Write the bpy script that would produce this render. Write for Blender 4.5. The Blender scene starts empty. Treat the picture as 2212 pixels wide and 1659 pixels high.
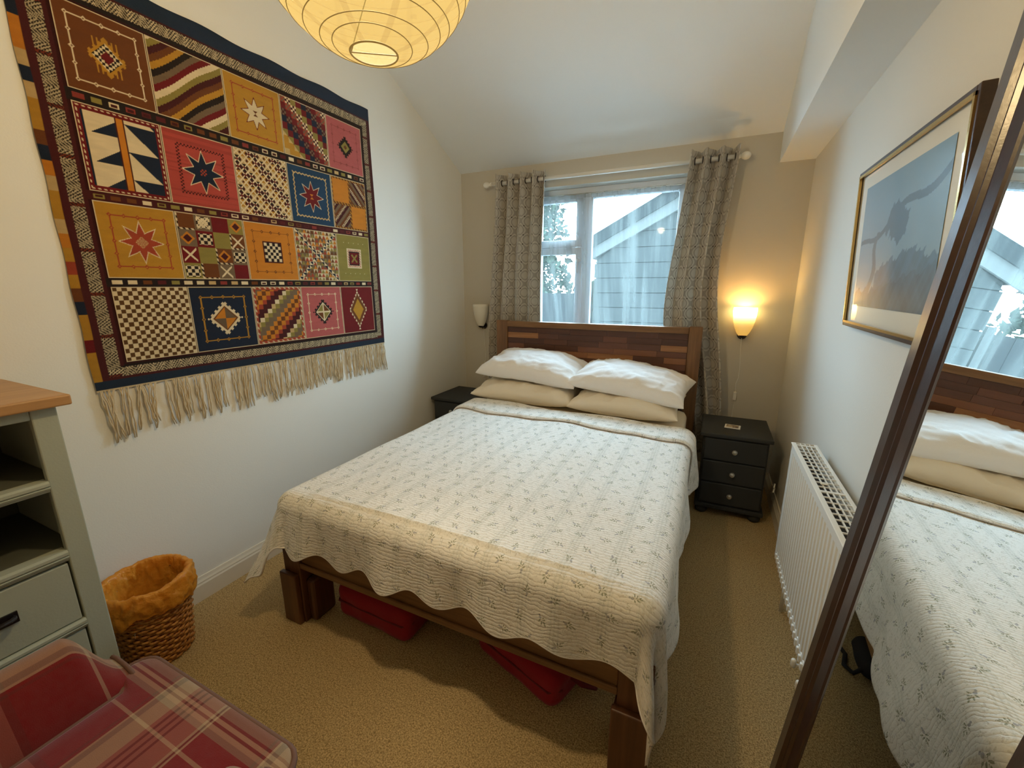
import bpy, math, random
import numpy as np
from mathutils import Matrix, Vector, noise as mnoise

random.seed(7); RNG = np.random.default_rng(7)
SC = bpy.context.scene
COL = SC.collection
PI = math.pi

# ------------------------------------------------------------------ camera
cam_data = bpy.data.cameras.new('camera'); cam = bpy.data.objects.new('camera', cam_data); COL.objects.link(cam)
RC = np.array([[0.9047250640911906, 0.42599265137514986, -0.0016791008192181343],
               [0.09528010571687072, -0.20619489649194106, -0.9738610609913818],
               [-0.41520387746235343, 0.8809165259177784, -0.2271383158015821]])
cam.matrix_world = Matrix.Translation((0, 0, 1.4)) @ Matrix([list(RC[0]), list(-RC[1]), list(-RC[2])]).transposed().to_4x4()
cam_data.sensor_width = 36; cam_data.lens = 905.16 / 2212 * 36
cam_data.clip_start = 0.02
SC.camera = cam

# ------------------------------------------------------------------ world and exposure
world = bpy.data.worlds.new('world'); SC.world = world; world.use_nodes = True
bg = world.node_tree.nodes['Background']
bg.inputs[0].default_value = (0.53, 0.79, 1.0, 1); bg.inputs[1].default_value = 37.0
SC.view_settings.view_transform = 'Standard'; SC.view_settings.look = 'None'
SC.view_settings.gamma = 1.0; SC.view_settings.use_curve_mapping = False
SC.view_settings.exposure = 0.06
SC.cycles.use_denoising = True
SC.cycles.max_bounces = 10; SC.cycles.diffuse_bounces = 6; SC.cycles.glossy_bounces = 4
SC.cycles.transparent_max_bounces = 12; SC.cycles.sample_clamp_indirect = 6.0
SC.cycles.caustics_reflective = False; SC.cycles.caustics_refractive = False
# sky portal in the window opening (guides the sky's own light, adds none)
pd = bpy.data.lights.new('window_portal', 'AREA'); pd.shape = 'RECTANGLE'; pd.size = 1.32; pd.size_y = 1.25
pd.cycles.is_portal = True
po = bpy.data.objects.new('window_portal', pd); COL.objects.link(po)
po.location = (-0.80, 3.50, 1.52); po.rotation_euler = (-PI / 2, 0, 0)

PENDANT_GLOW = 0.60; PENDANT_BULB = 48.0; WALL_BULB = 2.4; WALL_GLOW = 8.5

# ------------------------------------------------------------------ node helpers
def lin(c):
    return tuple((x / 12.92 if x <= 0.04045 else ((x + 0.055) / 1.055) ** 2.4) for x in c)
def rgb(r, g, b): return lin((r / 255, g / 255, b / 255))
NT = None
class V:
    def __init__(s, k): s.k = k
    def __add__(a, b): return M('ADD', a, b)
    __radd__ = __add__
    def __mul__(a, b): return M('MULTIPLY', a, b)
    __rmul__ = __mul__
    def __sub__(a, b): return M('SUBTRACT', a, b)
    def __rsub__(a, b): return M('SUBTRACT', b, a)
    def __truediv__(a, b): return M('DIVIDE', a, b)
    def __lt__(a, b): return M('LESS_THAN', a, b)
    def __gt__(a, b): return M('GREATER_THAN', a, b)
def put(inp, v):
    if isinstance(v, V): NT.links.new(v.k, inp)
    elif isinstance(v, (tuple, list)): inp.default_value = tuple(v) + ((1,) if len(v) == 3 and len(inp.default_value) == 4 else ())
    else: inp.default_value = v
def M(op, *a):
    n = NT.nodes.new('ShaderNodeMath'); n.operation = op
    for i, x in enumerate(a): put(n.inputs[i], x)
    return V(n.outputs[0])
def absv(a): return M('ABSOLUTE', a)
def fract(a): return M('FRACT', a)
def floor(a): return M('FLOOR', a)
def sin(a): return M('SINE', a)
def cos(a): return M('COSINE', a)
def sqrt(a): return M('SQRT', a)
def mn(a, b): return M('MINIMUM', a, b)
def mx(a, b): return M('MAXIMUM', a, b)
def sstep(a, lo, hi):
    n = NT.nodes.new('ShaderNodeMapRange'); n.interpolation_type = 'SMOOTHSTEP'
    put(n.inputs[0], a); n.inputs[1].default_value = lo; n.inputs[2].default_value = hi
    return V(n.outputs[0])
def mixc(f, a, b):
    n = NT.nodes.new('ShaderNodeMix'); n.data_type = 'RGBA'
    put(n.inputs[0], f); put(n.inputs[6], a); put(n.inputs[7], b); return V(n.outputs[2])
def uv():
    n = NT.nodes.new('ShaderNodeTexCoord'); s = NT.nodes.new('ShaderNodeSeparateXYZ')
    NT.links.new(n.outputs['UV'], s.inputs[0]); return V(s.outputs[0]), V(s.outputs[1])
def objc():
    n = NT.nodes.new('ShaderNodeTexCoord'); s = NT.nodes.new('ShaderNodeSeparateXYZ')
    NT.links.new(n.outputs['Object'], s.inputs[0]); return V(s.outputs[0]), V(s.outputs[1]), V(s.outputs[2])
def comb(x, y, z=0.0):
    n = NT.nodes.new('ShaderNodeCombineXYZ')
    put(n.inputs[0], x); put(n.inputs[1], y); put(n.inputs[2], z); return V(n.outputs[0])
def noise(vec, scale, detail=3.0, rough=0.5):
    n = NT.nodes.new('ShaderNodeTexNoise')
    if vec is not None: put(n.inputs['Vector'], vec)
    n.inputs['Scale'].default_value = scale; n.inputs['Detail'].default_value = detail; n.inputs['Roughness'].default_value = rough
    return V(n.outputs[0])
def wnoise(vec):
    n = NT.nodes.new('ShaderNodeTexWhiteNoise'); n.noise_dimensions = '3D'; put(n.inputs['Vector'], vec); return V(n.outputs['Value'])
def orand():
    return V(NT.nodes.new('ShaderNodeObjectInfo').outputs['Random'])
def ramp(f, stops, mode='LINEAR'):
    n = NT.nodes.new('ShaderNodeValToRGB'); put(n.inputs[0], f); r = n.color_ramp; r.interpolation = mode
    while len(r.elements) < len(stops): r.elements.new(0.5)
    for e, (p, c) in zip(r.elements, stops): e.position = p; e.color = tuple(c) + (1,)
    return V(n.outputs[0])
def attr(name='Col'):
    n = NT.nodes.new('ShaderNodeAttribute'); n.attribute_name = name; return V(n.outputs['Color'])
MATS = {}
def mat(name, fn=None, **kw):
    """kw: color, rough, metal, spec, coat, sheen, bump (height), bdist, bstr, emit, estr, trans, sub"""
    global NT
    m = bpy.data.materials.new(name); m.use_nodes = True; NT = m.node_tree
    if fn: kw.update(fn())
    b = NT.nodes['Principled BSDF']
    keys = dict(color='Base Color', rough='Roughness', metal='Metallic', spec='Specular IOR Level', coat='Coat Weight', coatr='Coat Roughness',
                sheen='Sheen Weight', emit='Emission Color', estr='Emission Strength', trans='Transmission Weight', ior='IOR', alpha='Alpha')
    for k, v in kw.items():
        if k in keys: put(b.inputs[keys[k]], v)
    if 'bump' in kw:
        n = NT.nodes.new('ShaderNodeBump'); put(n.inputs['Height'], kw['bump'])
        n.inputs['Distance'].default_value = kw.get('bdist', 0.002); n.inputs['Strength'].default_value = kw.get('bstr', 1.0)
        NT.links.new(n.outputs[0], b.inputs['Normal'])
    if 'translucent' in kw:
        t = NT.nodes.new('ShaderNodeBsdfTranslucent'); put(t.inputs[0], kw['tcol'] if 'tcol' in kw else kw['color'])
        mxs = NT.nodes.new('ShaderNodeMixShader'); put(mxs.inputs[0], kw['translucent'])
        NT.links.new(b.outputs[0], mxs.inputs[1]); NT.links.new(t.outputs[0], mxs.inputs[2])
        out = mxs
        NT.links.new(out.outputs[0], NT.nodes['Material Output'].inputs[0])
    if 'thru' in kw:                                     # thin paper: part of the light passes straight through
        t = NT.nodes.new('ShaderNodeBsdfTransparent'); t.inputs[0].default_value = (1.0, 0.92, 0.74, 1)
        mxs = NT.nodes.new('ShaderNodeMixShader'); mxs.inputs[0].default_value = kw['thru']
        NT.links.new(b.outputs[0], mxs.inputs[1]); NT.links.new(t.outputs[0], mxs.inputs[2])
        NT.links.new(mxs.outputs[0], NT.nodes['Material Output'].inputs[0])
    MATS[name] = m
    return m

# ------------------------------------------------------------------ materials
def f_paint(c, amt=0.03, scale=180):
    def fn():
        x, y, z = objc(); n = noise(comb(x, y, z), scale, 2.0)
        n2 = noise(comb(x, y, z), 1.6, 2.0)
        return dict(color=mixc(n2 * 0.25, c, tuple(k * 0.94 for k in c)), rough=0.75, bump=n, bdist=0.0006, bstr=0.5)
    return fn
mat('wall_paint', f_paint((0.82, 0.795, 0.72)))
mat('wall_paint_dimmed', f_paint((0.69, 0.67, 0.61)))  # right wall: paint darkened to hold down the window light there
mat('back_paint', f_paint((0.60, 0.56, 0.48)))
mat('ceiling_paint', f_paint((0.82, 0.85, 0.86)))
mat('trim_paint', color=(0.76, 0.70, 0.58), rough=0.35)
def f_carpet():
    x, y, z = objc(); p = comb(x, y, z)
    n = noise(p, 210, 3.0, 0.75); n2 = noise(p, 80, 3.0, 0.6); n3 = noise(p, 4, 2.0)
    c = mixc(sstep(n, 0.36, 0.62), (0.27, 0.175, 0.072), (0.76, 0.56, 0.28))
    c = mixc(sstep(n2, 0.54, 0.70) * 0.55, c, (0.23, 0.145, 0.060))
    c = mixc(n3 * 0.3, c, (0.46, 0.33, 0.15))
    return dict(color=c, rough=0.95, spec=0.1, bump=n + n2, bdist=0.006, bstr=0.8)
mat('carpet', f_carpet)

def wood(name, cols, axis='x', rough=0.4, stretch=14.0, var=True, coat=0.15):
    def fn():
        x, y, z = objc(); a = dict(x=(x, y, z), y=(y, x, z), z=(z, x, y))[axis]
        r = orand() if var else 0.5
        off = (r * 37.0) if var else 0.0
        p = comb(a[0] * (1.0 / stretch) + off, a[1], a[2])
        n = noise(p, 55, 5.0, 0.65); n2 = noise(p, 14, 2.0, 0.5)
        g = n * 0.6 + n2 * 0.4
        c = ramp(g, [(0.30, cols[0]), (0.5, cols[1]), (0.70, cols[2])])
        if var:
            t = ramp(r, [(0.0, cols[0]), (0.35, cols[0]), (0.55, cols[1]), (0.78, cols[2]), (0.90, cols[3]), (1.0, cols[3])])
            c = mixc(0.62, c, t)
        return dict(color=c, rough=rough, coat=coat, coatr=0.3, bump=n, bdist=0.0008, bstr=0.4)
    return mat(name, fn)
DARKW = [(0.062, 0.022, 0.013), (0.115, 0.042, 0.022), (0.22, 0.084, 0.040), (0.46, 0.21, 0.085)]
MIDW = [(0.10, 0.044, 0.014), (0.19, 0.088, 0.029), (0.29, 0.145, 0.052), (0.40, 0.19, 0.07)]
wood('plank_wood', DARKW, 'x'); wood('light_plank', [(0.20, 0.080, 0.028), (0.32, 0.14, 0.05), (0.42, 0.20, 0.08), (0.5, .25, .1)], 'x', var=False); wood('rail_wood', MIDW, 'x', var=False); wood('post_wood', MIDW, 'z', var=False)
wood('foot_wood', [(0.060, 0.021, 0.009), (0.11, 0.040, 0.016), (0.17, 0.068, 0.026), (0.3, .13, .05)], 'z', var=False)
wood('side_wood', MIDW, 'y', var=False)
wood('oak_top', [(0.36, 0.18, 0.062), (0.46, 0.245, 0.092), (0.54, 0.31, 0.13), (0.5, .3, .12)], 'y', var=False, rough=0.45)
wood('mirror_wood', [(0.018, 0.006, 0.004), (0.030, 0.0095, 0.0065), (0.048, 0.016, 0.010), (0.05, .02, .015)], 'z', var=False, rough=0.28, coat=0.5)
wood('picture_wood', [(0.025, 0.012, 0.006), (0.045, 0.022, 0.011), (0.07, 0.036, 0.018), (0.05, .02, .015)], 'y', var=False, rough=0.3)
mat('gold', color=(0.62, 0.40, 0.14), rough=0.25, metal=0.9)
mat('sage_paint', f_paint((0.40, 0.43, 0.35)))
mat('sage_shaded', color=(0.10, 0.105, 0.08), rough=0.7)  # sage paint darkened to carry the shade inside the open compartments
mat('charcoal_paint', f_paint((0.030, 0.033, 0.036)))
mat('metal_dark', color=(0.05, 0.045, 0.05), rough=0.3, metal=0.8)
mat('chrome', color=(0.6, 0.58, 0.55), rough=0.2, metal=1.0)
mat('white_metal', color=(0.80, 0.785, 0.73), rough=0.35)
mat('white_plastic', color=(0.82, 0.80, 0.74), rough=0.3)
mat('upvc', color=(0.76, 0.80, 0.84), rough=0.3)
mat('radiator_dark', color=(0.04, 0.04, 0.04), rough=0.8)
mat('knob_glass', color=(0.55, 0.55, 0.52), rough=0.12, metal=0.6)
mat('mirror_glass', color=(0.93, 0.95, 0.94), rough=0.0, metal=1.0)
mat('black_cloth', color=(0.015, 0.016, 0.02), rough=0.9)
mat('bulb_off', color=(0.8, 0.78, 0.7), rough=0.3)

def f_glass():
    n = NT.nodes; t = n.new('ShaderNodeBsdfTransparent'); t.inputs[0].default_value = (0.97, 0.99, 1, 1)
    g = n.new('ShaderNodeBsdfGlossy'); g.inputs['Roughness'].default_value = 0.02
    fr = n.new('ShaderNodeFresnel'); fr.inputs[0].default_value = 1.12
    m = n.new('ShaderNodeMixShader'); NT.links.new(fr.outputs[0], m.inputs[0]); NT.links.new(t.outputs[0], m.inputs[1]); NT.links.new(g.outputs[0], m.inputs[2])
    NT.links.new(m.outputs[0], n['Material Output'].inputs[0]); return {}
mat('pane_glass', f_glass)
def f_sheer():
    n = NT.nodes; u, v = uv()
    w = noise(comb(u * 13.0 + v * 0.8, v * 0.9), 1.0, 4.0)
    t = n.new('ShaderNodeBsdfTransparent')
    d = n.new('ShaderNodeBsdfDiffuse'); d.inputs[0].default_value = (0.62, 0.68, 0.72, 1)
    tl = n.new('ShaderNodeBsdfTranslucent'); tl.inputs[0].default_value = (0.155, 0.168, 0.155, 1)
    m1 = n.new('ShaderNodeMixShader'); m1.inputs[0].default_value = 0.6
    NT.links.new(d.outputs[0], m1.inputs[1]); NT.links.new(tl.outputs[0], m1.inputs[2])
    m2 = n.new('ShaderNodeMixShader'); put(m2.inputs[0], sstep(w, 0.36, 0.66) * 0.40 + 0.17 + (v > 0.97) * 0.2)
    NT.links.new(t.outputs[0], m2.inputs[1]); NT.links.new(m1.outputs[0], m2.inputs[2])
    NT.links.new(m2.outputs[0], n['Material Output'].inputs[0]); return {}
mat('sheer', f_sheer)

def f_curtain():
    u, v = uv(); p, q = 0.110, 0.135
    a = cos(u * (2 * PI / p)); b = cos(v * (2 * PI / q)); f = a + b
    ring = sstep(absv(absv(f) - 0.50) * -1.0, -0.30, -0.14)      # rounded trellis line
    med = sstep(absv(f) , 1.15, 1.35)                            # medallion in each cell
    # dark lozenge where the trellis lines cross
    du = absv(fract(u / p * 2.0) - 0.5) * p * 0.5; dv = absv(fract(v / q * 2.0) - 0.5) * q * 0.5
    dot = sstep((du + dv) * -1.0, -0.0072, -0.0056)
    base = rgb(184, 176, 164); light = rgb(226, 220, 208)
    c = mixc(ring * 0.8, base, light); c = mixc(med * 0.65, c, light); c = mixc(dot * 0.85, c, rgb(72, 62, 56))
    w = noise(comb(u, v), 700, 2.0)
    return dict(color=c, rough=0.85, spec=0.2, sheen=0.2, bump=w, bdist=0.0008, bstr=0.6, translucent=0.22, tcol=c)
mat('curtain_cloth', f_curtain)

def sprig(u, v, cw, ch, seed):
    """small flower sprigs, one per jittered cell: returns leaf mask, flower mask"""
    row = floor(v / ch); uu = u / cw + fract(row * 0.5) ; cx = floor(uu)
    r1 = wnoise(comb(cx, row, seed)); r2 = wnoise(comb(cx, row, seed + 3.1)); r3 = wnoise(comb(cx, row, seed + 7.7))
    lx = (fract(uu) - 0.5 - (r1 - 0.5) * 0.25) * cw; ly = (fract(v / ch) - 0.5 - (r2 - 0.5) * 0.25) * ch
    an = r3 * 6.28; ca, sa = cos(an), sin(an)
    x = lx * ca + ly * sa; y = ly * ca - lx * sa
    def el(cx_, cy_, rx, ry, rot=0.0):
        c_, s_ = math.cos(rot), math.sin(rot)
        dx = x - cx_; dy = y - cy_
        ex = (dx * c_ + dy * s_) / rx; ey = (dy * c_ - dx * s_) / ry
        return (ex * ex + ey * ey) < 1.0
    leaf = mx(mx(mx(el(0.010, 0.013, 0.0068, 0.0026, 1.2), el(0.013, 0.004, 0.0068, 0.0026, 0.1)), mx(el(0.001, 0.010, 0.0064, 0.0025, 1.9), el(0.006, -0.005, 0.0064, 0.0025, -0.5))), mx(el(-0.008, 0.008, 0.0058, 0.0024, 2.4), el(0.018, 0.017, 0.0060, 0.0024, 0.75)))
    flower = mx(el(-0.006, -0.005, 0.0056, 0.0046, 0.6), el(-0.014, -0.009, 0.0038, 0.0034))
    return leaf, flower
def f_quilt():
    u, v = uv()
    base = rgb(244, 241, 234)
    # groups of fine woven lines running down the bed
    k = fract(u / 0.235)
    lines = (absv(k - 0.20) < 0.012) + (absv(k - 0.245) < 0.007) + (absv(k - 0.155) < 0.007) + (absv(k - 0.63) < 0.010) + (absv(k - 0.68) < 0.006) + (absv(k - 0.585) < 0.006)
    band = sstep(absv(k - 0.20) * -1.0, -0.085, -0.06) + sstep(absv(k - 0.63) * -1.0, -0.085, -0.06)
    c = mixc(band * 0.16, base, rgb(206, 210, 202)); c = mixc(lines * 0.15, c, rgb(164, 170, 158))
    l1, f1 = sprig(u * 1.25, v * 1.25, 0.100, 0.086, 1.0); l2, f2 = sprig(u * 1.9 + 0.04, v * 1.9 + 0.046, 0.066, 0.060, 9.0)
    n = noise(comb(u, v), 260, 2.0)
    c = mixc(l2 * 0.32 * sstep(n, 0.42, 0.56), c, rgb(138, 138, 112)); c = mixc(f2 * 0.30, c, rgb(170, 156, 140))
    c = mixc(l1 * 0.78 * sstep(n, 0.32, 0.52), c, rgb(116, 122, 82)); c = mixc(f1 * 0.62, c, rgb(136, 138, 152))
    sp = noise(comb(u, v), 130, 2.0)
    c = mixc(sstep(sp, 0.60, 0.68) * 0.35, c, rgb(168, 165, 138))
    wob = noise(comb(u, v), 22, 2.0)
    rid = absv(sin(v * (PI / 0.0125) + wob * 8.0)); st = noise(comb(u, v), 160, 2.0)
    return dict(color=c, rough=0.9, spec=0.15, sheen=0.1, bump=sqrt(rid) + st * 0.9, bdist=0.0017, bstr=0.8)
mat('quilt_cloth', f_quilt)
mat('quilt_piping', color=rgb(184, 174, 166), rough=0.9)
def f_cotton(c, s=1.0):
    def fn():
        x, y, z = objc(); p = comb(x, y, z)
        n = noise(p, 9 * s, 4.0, 0.55); w = noise(p, 600, 2.0)
        return dict(color=c, rough=0.85, spec=0.2, sheen=0.1, bump=n + w * 0.08, bdist=0.012, bstr=0.35)
    return fn
mat('white_cotton', f_cotton(rgb(243, 240, 236)))
mat('cream_cotton', f_cotton(rgb(238, 228, 208)))
mat('red_fabric', f_cotton((0.30, 0.012, 0.022), 2.0)); mat('red_strap', color=(0.14, 0.006, 0.012), rough=0.8)

def f_plaid():
    u, v = uv()
    R_, T_, G_, P_, D_ = rgb(120, 16, 18), rgb(178, 150, 118), rgb(136, 120, 98), rgb(156, 96, 80), rgb(96, 34, 28)
    def stripes(t, per, st):
        return ramp(fract(t / per), st, 'CONSTANT')
    A = stripes(u + 1.215, 0.36, [(0.0, R_), (0.27, D_), (0.29, R_), (0.31, T_), (0.325, G_), (0.37, T_), (0.50, P_), (0.53, D_), (0.55, P_), (0.58, D_), (0.60, P_), (0.63, D_), (0.65, P_), (0.78, T_), (0.80, D_), (0.815, T_), (0.83, R_)])
    B = stripes(v + 0.05, 0.30, [(0.0, R_), (0.20, T_), (0.225, R_), (0.36, G_), (0.40, T_), (0.43, D_), (0.45, T_), (0.48, D_), (0.50, G_), (0.60, P_), (0.63, T_), (0.655, P_), (0.75, D_), (0.79, R_)])
    c = mixc(0.45, A, B)
    w = noise(comb(u, v), 500, 2.0); w2 = noise(comb(u, v), 60, 3.0)
    c = mixc(w2 * 0.25, c, rgb(120, 84, 74))
    return dict(color=c, rough=0.95, spec=0.1, sheen=0.3, bump=w, bdist=0.001, bstr=0.6)
mat('plaid', f_plaid)
mat('piping_brown', color=rgb(112, 82, 70), rough=0.9)

def f_cane():
    x, y, z = objc(); n = noise(comb(x, y, z), 90, 3.0)
    return dict(color=ramp(n, [(0.3, rgb(120, 74, 26)), (0.5, rgb(178, 118, 48)), (0.7, rgb(206, 150, 76))]), rough=0.5)
mat('cane', f_cane)
def f_bag():
    x, y, z = objc(); n = noise(comb(x, y, z), 28, 4.0, 0.6)
    c = mixc(n, (0.80, 0.30, 0.015), (0.92, 0.44, 0.06))
    return dict(color=c, rough=0.32, bump=n, bdist=0.02, bstr=0.5, translucent=0.35, tcol=(0.85, 0.32, 0.03))
mat('orange_plastic', f_bag)
mat('paper_white', color=(0.8, 0.79, 0.76), rough=0.8)
def f_weave():
    x, y, z = objc(); n = noise(comb(x, y * 1.0, z * 4.0), 300, 2.0); n2 = noise(comb(x, y * 0.25, z), 60, 3.0)
    c = mixc(n2 * 0.3, attr(), (0.03, 0.02, 0.015))
    return dict(color=c, rough=0.95, spec=0.08, sheen=0.15, bump=n, bdist=0.002, bstr=0.7)
mat('woven_wool', f_weave)
mat('fringe_wool', color=rgb(206, 186, 152), rough=0.95)
def f_print():
    return dict(color=attr(), rough=0.35, spec=0.4, coat=1.0, coatr=0.02)
mat('glazed_print', f_print)
mat('mat_board', color=rgb(226, 220, 200), rough=0.5, coat=1.0, coatr=0.02)
mat('coaster_face', lambda: dict(color=mixc(sstep(noise(comb(*objc()), 60, 4.0), 0.45, 0.6), rgb(196, 176, 140), rgb(96, 70, 50)), rough=0.4))

def f_shade():
    x, y, z = objc(); n = noise(comb(x, y, z), 26, 3.0); fl = noise(comb(x, y, z), 38, 2.0)
    a = M('ARCTAN2', y, x); k = absv(fract(a * (8 / (2 * PI)) + 0.13) - 0.5) * (2 * PI / 8)
    r = sqrt(x * x + y * y)
    seam = sstep((k * (r + 0.02)) * -1.0, -0.0085, -0.0065)
    fib = sstep(fl, 0.70, 0.76) * 0.35
    tone = mixc(seam, (1.0, 0.71, 0.18), (0.70, 0.46, 0.10)); tone = mixc(fib, tone, (0.6, 0.36, 0.08)); tone = mixc(n * 0.25, tone, (1.0, 0.74, 0.25))
    return dict(color=(0.035, 0.024, 0.007), rough=0.8, emit=tone, estr=PENDANT_GLOW, thru=0.5)
mat('washi_paper', f_shade)
mat('washi_rib', color=(0.012, 0.008, 0.003), rough=0.8, emit=(0.42, 0.24, 0.05), estr=0.5)
def f_lit():
    x, y, z = objc()
    f = sstep(z, 0.02, 0.17)
    return dict(color=(0.85, 0.7, 0.4), rough=0.3, emit=mixc(f, (1.0, 0.50, 0.06), (1.0, 0.72, 0.25)), estr=f * f * f * (WALL_GLOW) + 0.55)
mat('lamp_glass_lit', f_lit)
mat('lamp_glass', color=(0.78, 0.73, 0.6), rough=0.25)
mat('bulb_lit', color=(1, .9, .6), emit=(1.0, 0.75, 0.35), estr=40.0)
# outside
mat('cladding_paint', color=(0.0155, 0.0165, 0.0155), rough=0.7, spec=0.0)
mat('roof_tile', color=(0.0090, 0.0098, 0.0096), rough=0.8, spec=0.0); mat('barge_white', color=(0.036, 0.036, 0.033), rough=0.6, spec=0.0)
mat('bounce_ground', f_paint((0.80, 0.80, 0.78))); mat('leaf_green', color=(0.018, 0.025, 0.011), rough=0.8, spec=0.0, translucent=0.3, tcol=(0.022, 0.034, 0.010))  # unseen ground kept near white to bounce sky light onto the ceiling
mat('conifer_green', color=(0.022, 0.030, 0.021), rough=0.8, spec=0.0); mat('bark', color=(0.09, 0.06, 0.04), rough=0.9)
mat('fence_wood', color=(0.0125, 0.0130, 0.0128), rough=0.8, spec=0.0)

# ------------------------------------------------------------------ geometry helpers
def npmesh(name, verts, faces, uvs=None, cols=None, smooth=False):
    verts = np.asarray(verts, dtype=np.float32).reshape(-1, 3)
    me = bpy.data.meshes.new(name)
    if isinstance(faces, np.ndarray):
        n = len(faces); k = faces.shape[1]
        me.vertices.add(len(verts)); me.vertices.foreach_set('co', verts.ravel())
        me.loops.add(n * k); me.loops.foreach_set('vertex_index', faces.astype(np.int32).ravel())
        me.polygons.add(n); me.polygons.foreach_set('loop_start', np.arange(0, n * k, k, dtype=np.int32))
        me.update(calc_edges=True)
    else:
        me.from_pydata([tuple(map(float, v)) for v in verts], [], faces); me.update()
    if uvs is not None:
        l = me.uv_layers.new(name='UVMap'); idx = np.zeros(len(me.loops), dtype=np.int32); me.loops.foreach_get('vertex_index', idx)
        l.data.foreach_set('uv', np.asarray(uvs, dtype=np.float32)[idx].ravel())
    if cols is not None:
        a = me.color_attributes.new('Col', 'FLOAT_COLOR', 'POINT')
        c4 = np.ones((len(verts), 4), dtype=np.float32); c4[:, :3] = cols; a.data.foreach_set('color', c4.ravel())
    if smooth: me.polygons.foreach_set('use_smooth', np.ones(len(me.polygons), dtype=bool))
    me.validate(); return me
def gridfaces(nv, nu, wrap=False):
    i, j = np.meshgrid(np.arange(nv - 1), np.arange(nu if wrap else nu - 1), indexing='ij'); j2 = (j + 1) % nu
    return np.stack([i * nu + j, i * nu + j2, (i + 1) * nu + j2, (i + 1) * nu + j], -1).reshape(-1, 4)
def link(name, me, m, parent=None, loc=None, bevel=0, solid=0, sub=0, soff=0.0):
    o = bpy.data.objects.new(name, me); COL.objects.link(o)
    if m is not None and not me.materials: me.materials.append(MATS[m] if isinstance(m, str) else m)
    if parent is not None: o.parent = parent
    if loc is not None: o.location = loc
    if solid: s = o.modifiers.new('solid', 'SOLIDIFY'); s.thickness = solid; s.offset = soff
    if bevel: b = o.modifiers.new('bevel', 'BEVEL'); b.width = bevel; b.segments = 2; b.limit_method = 'ANGLE'
    if sub: b = o.modifiers.new('sub', 'SUBSURF'); b.levels = sub; b.render_levels = sub
    return o
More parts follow.
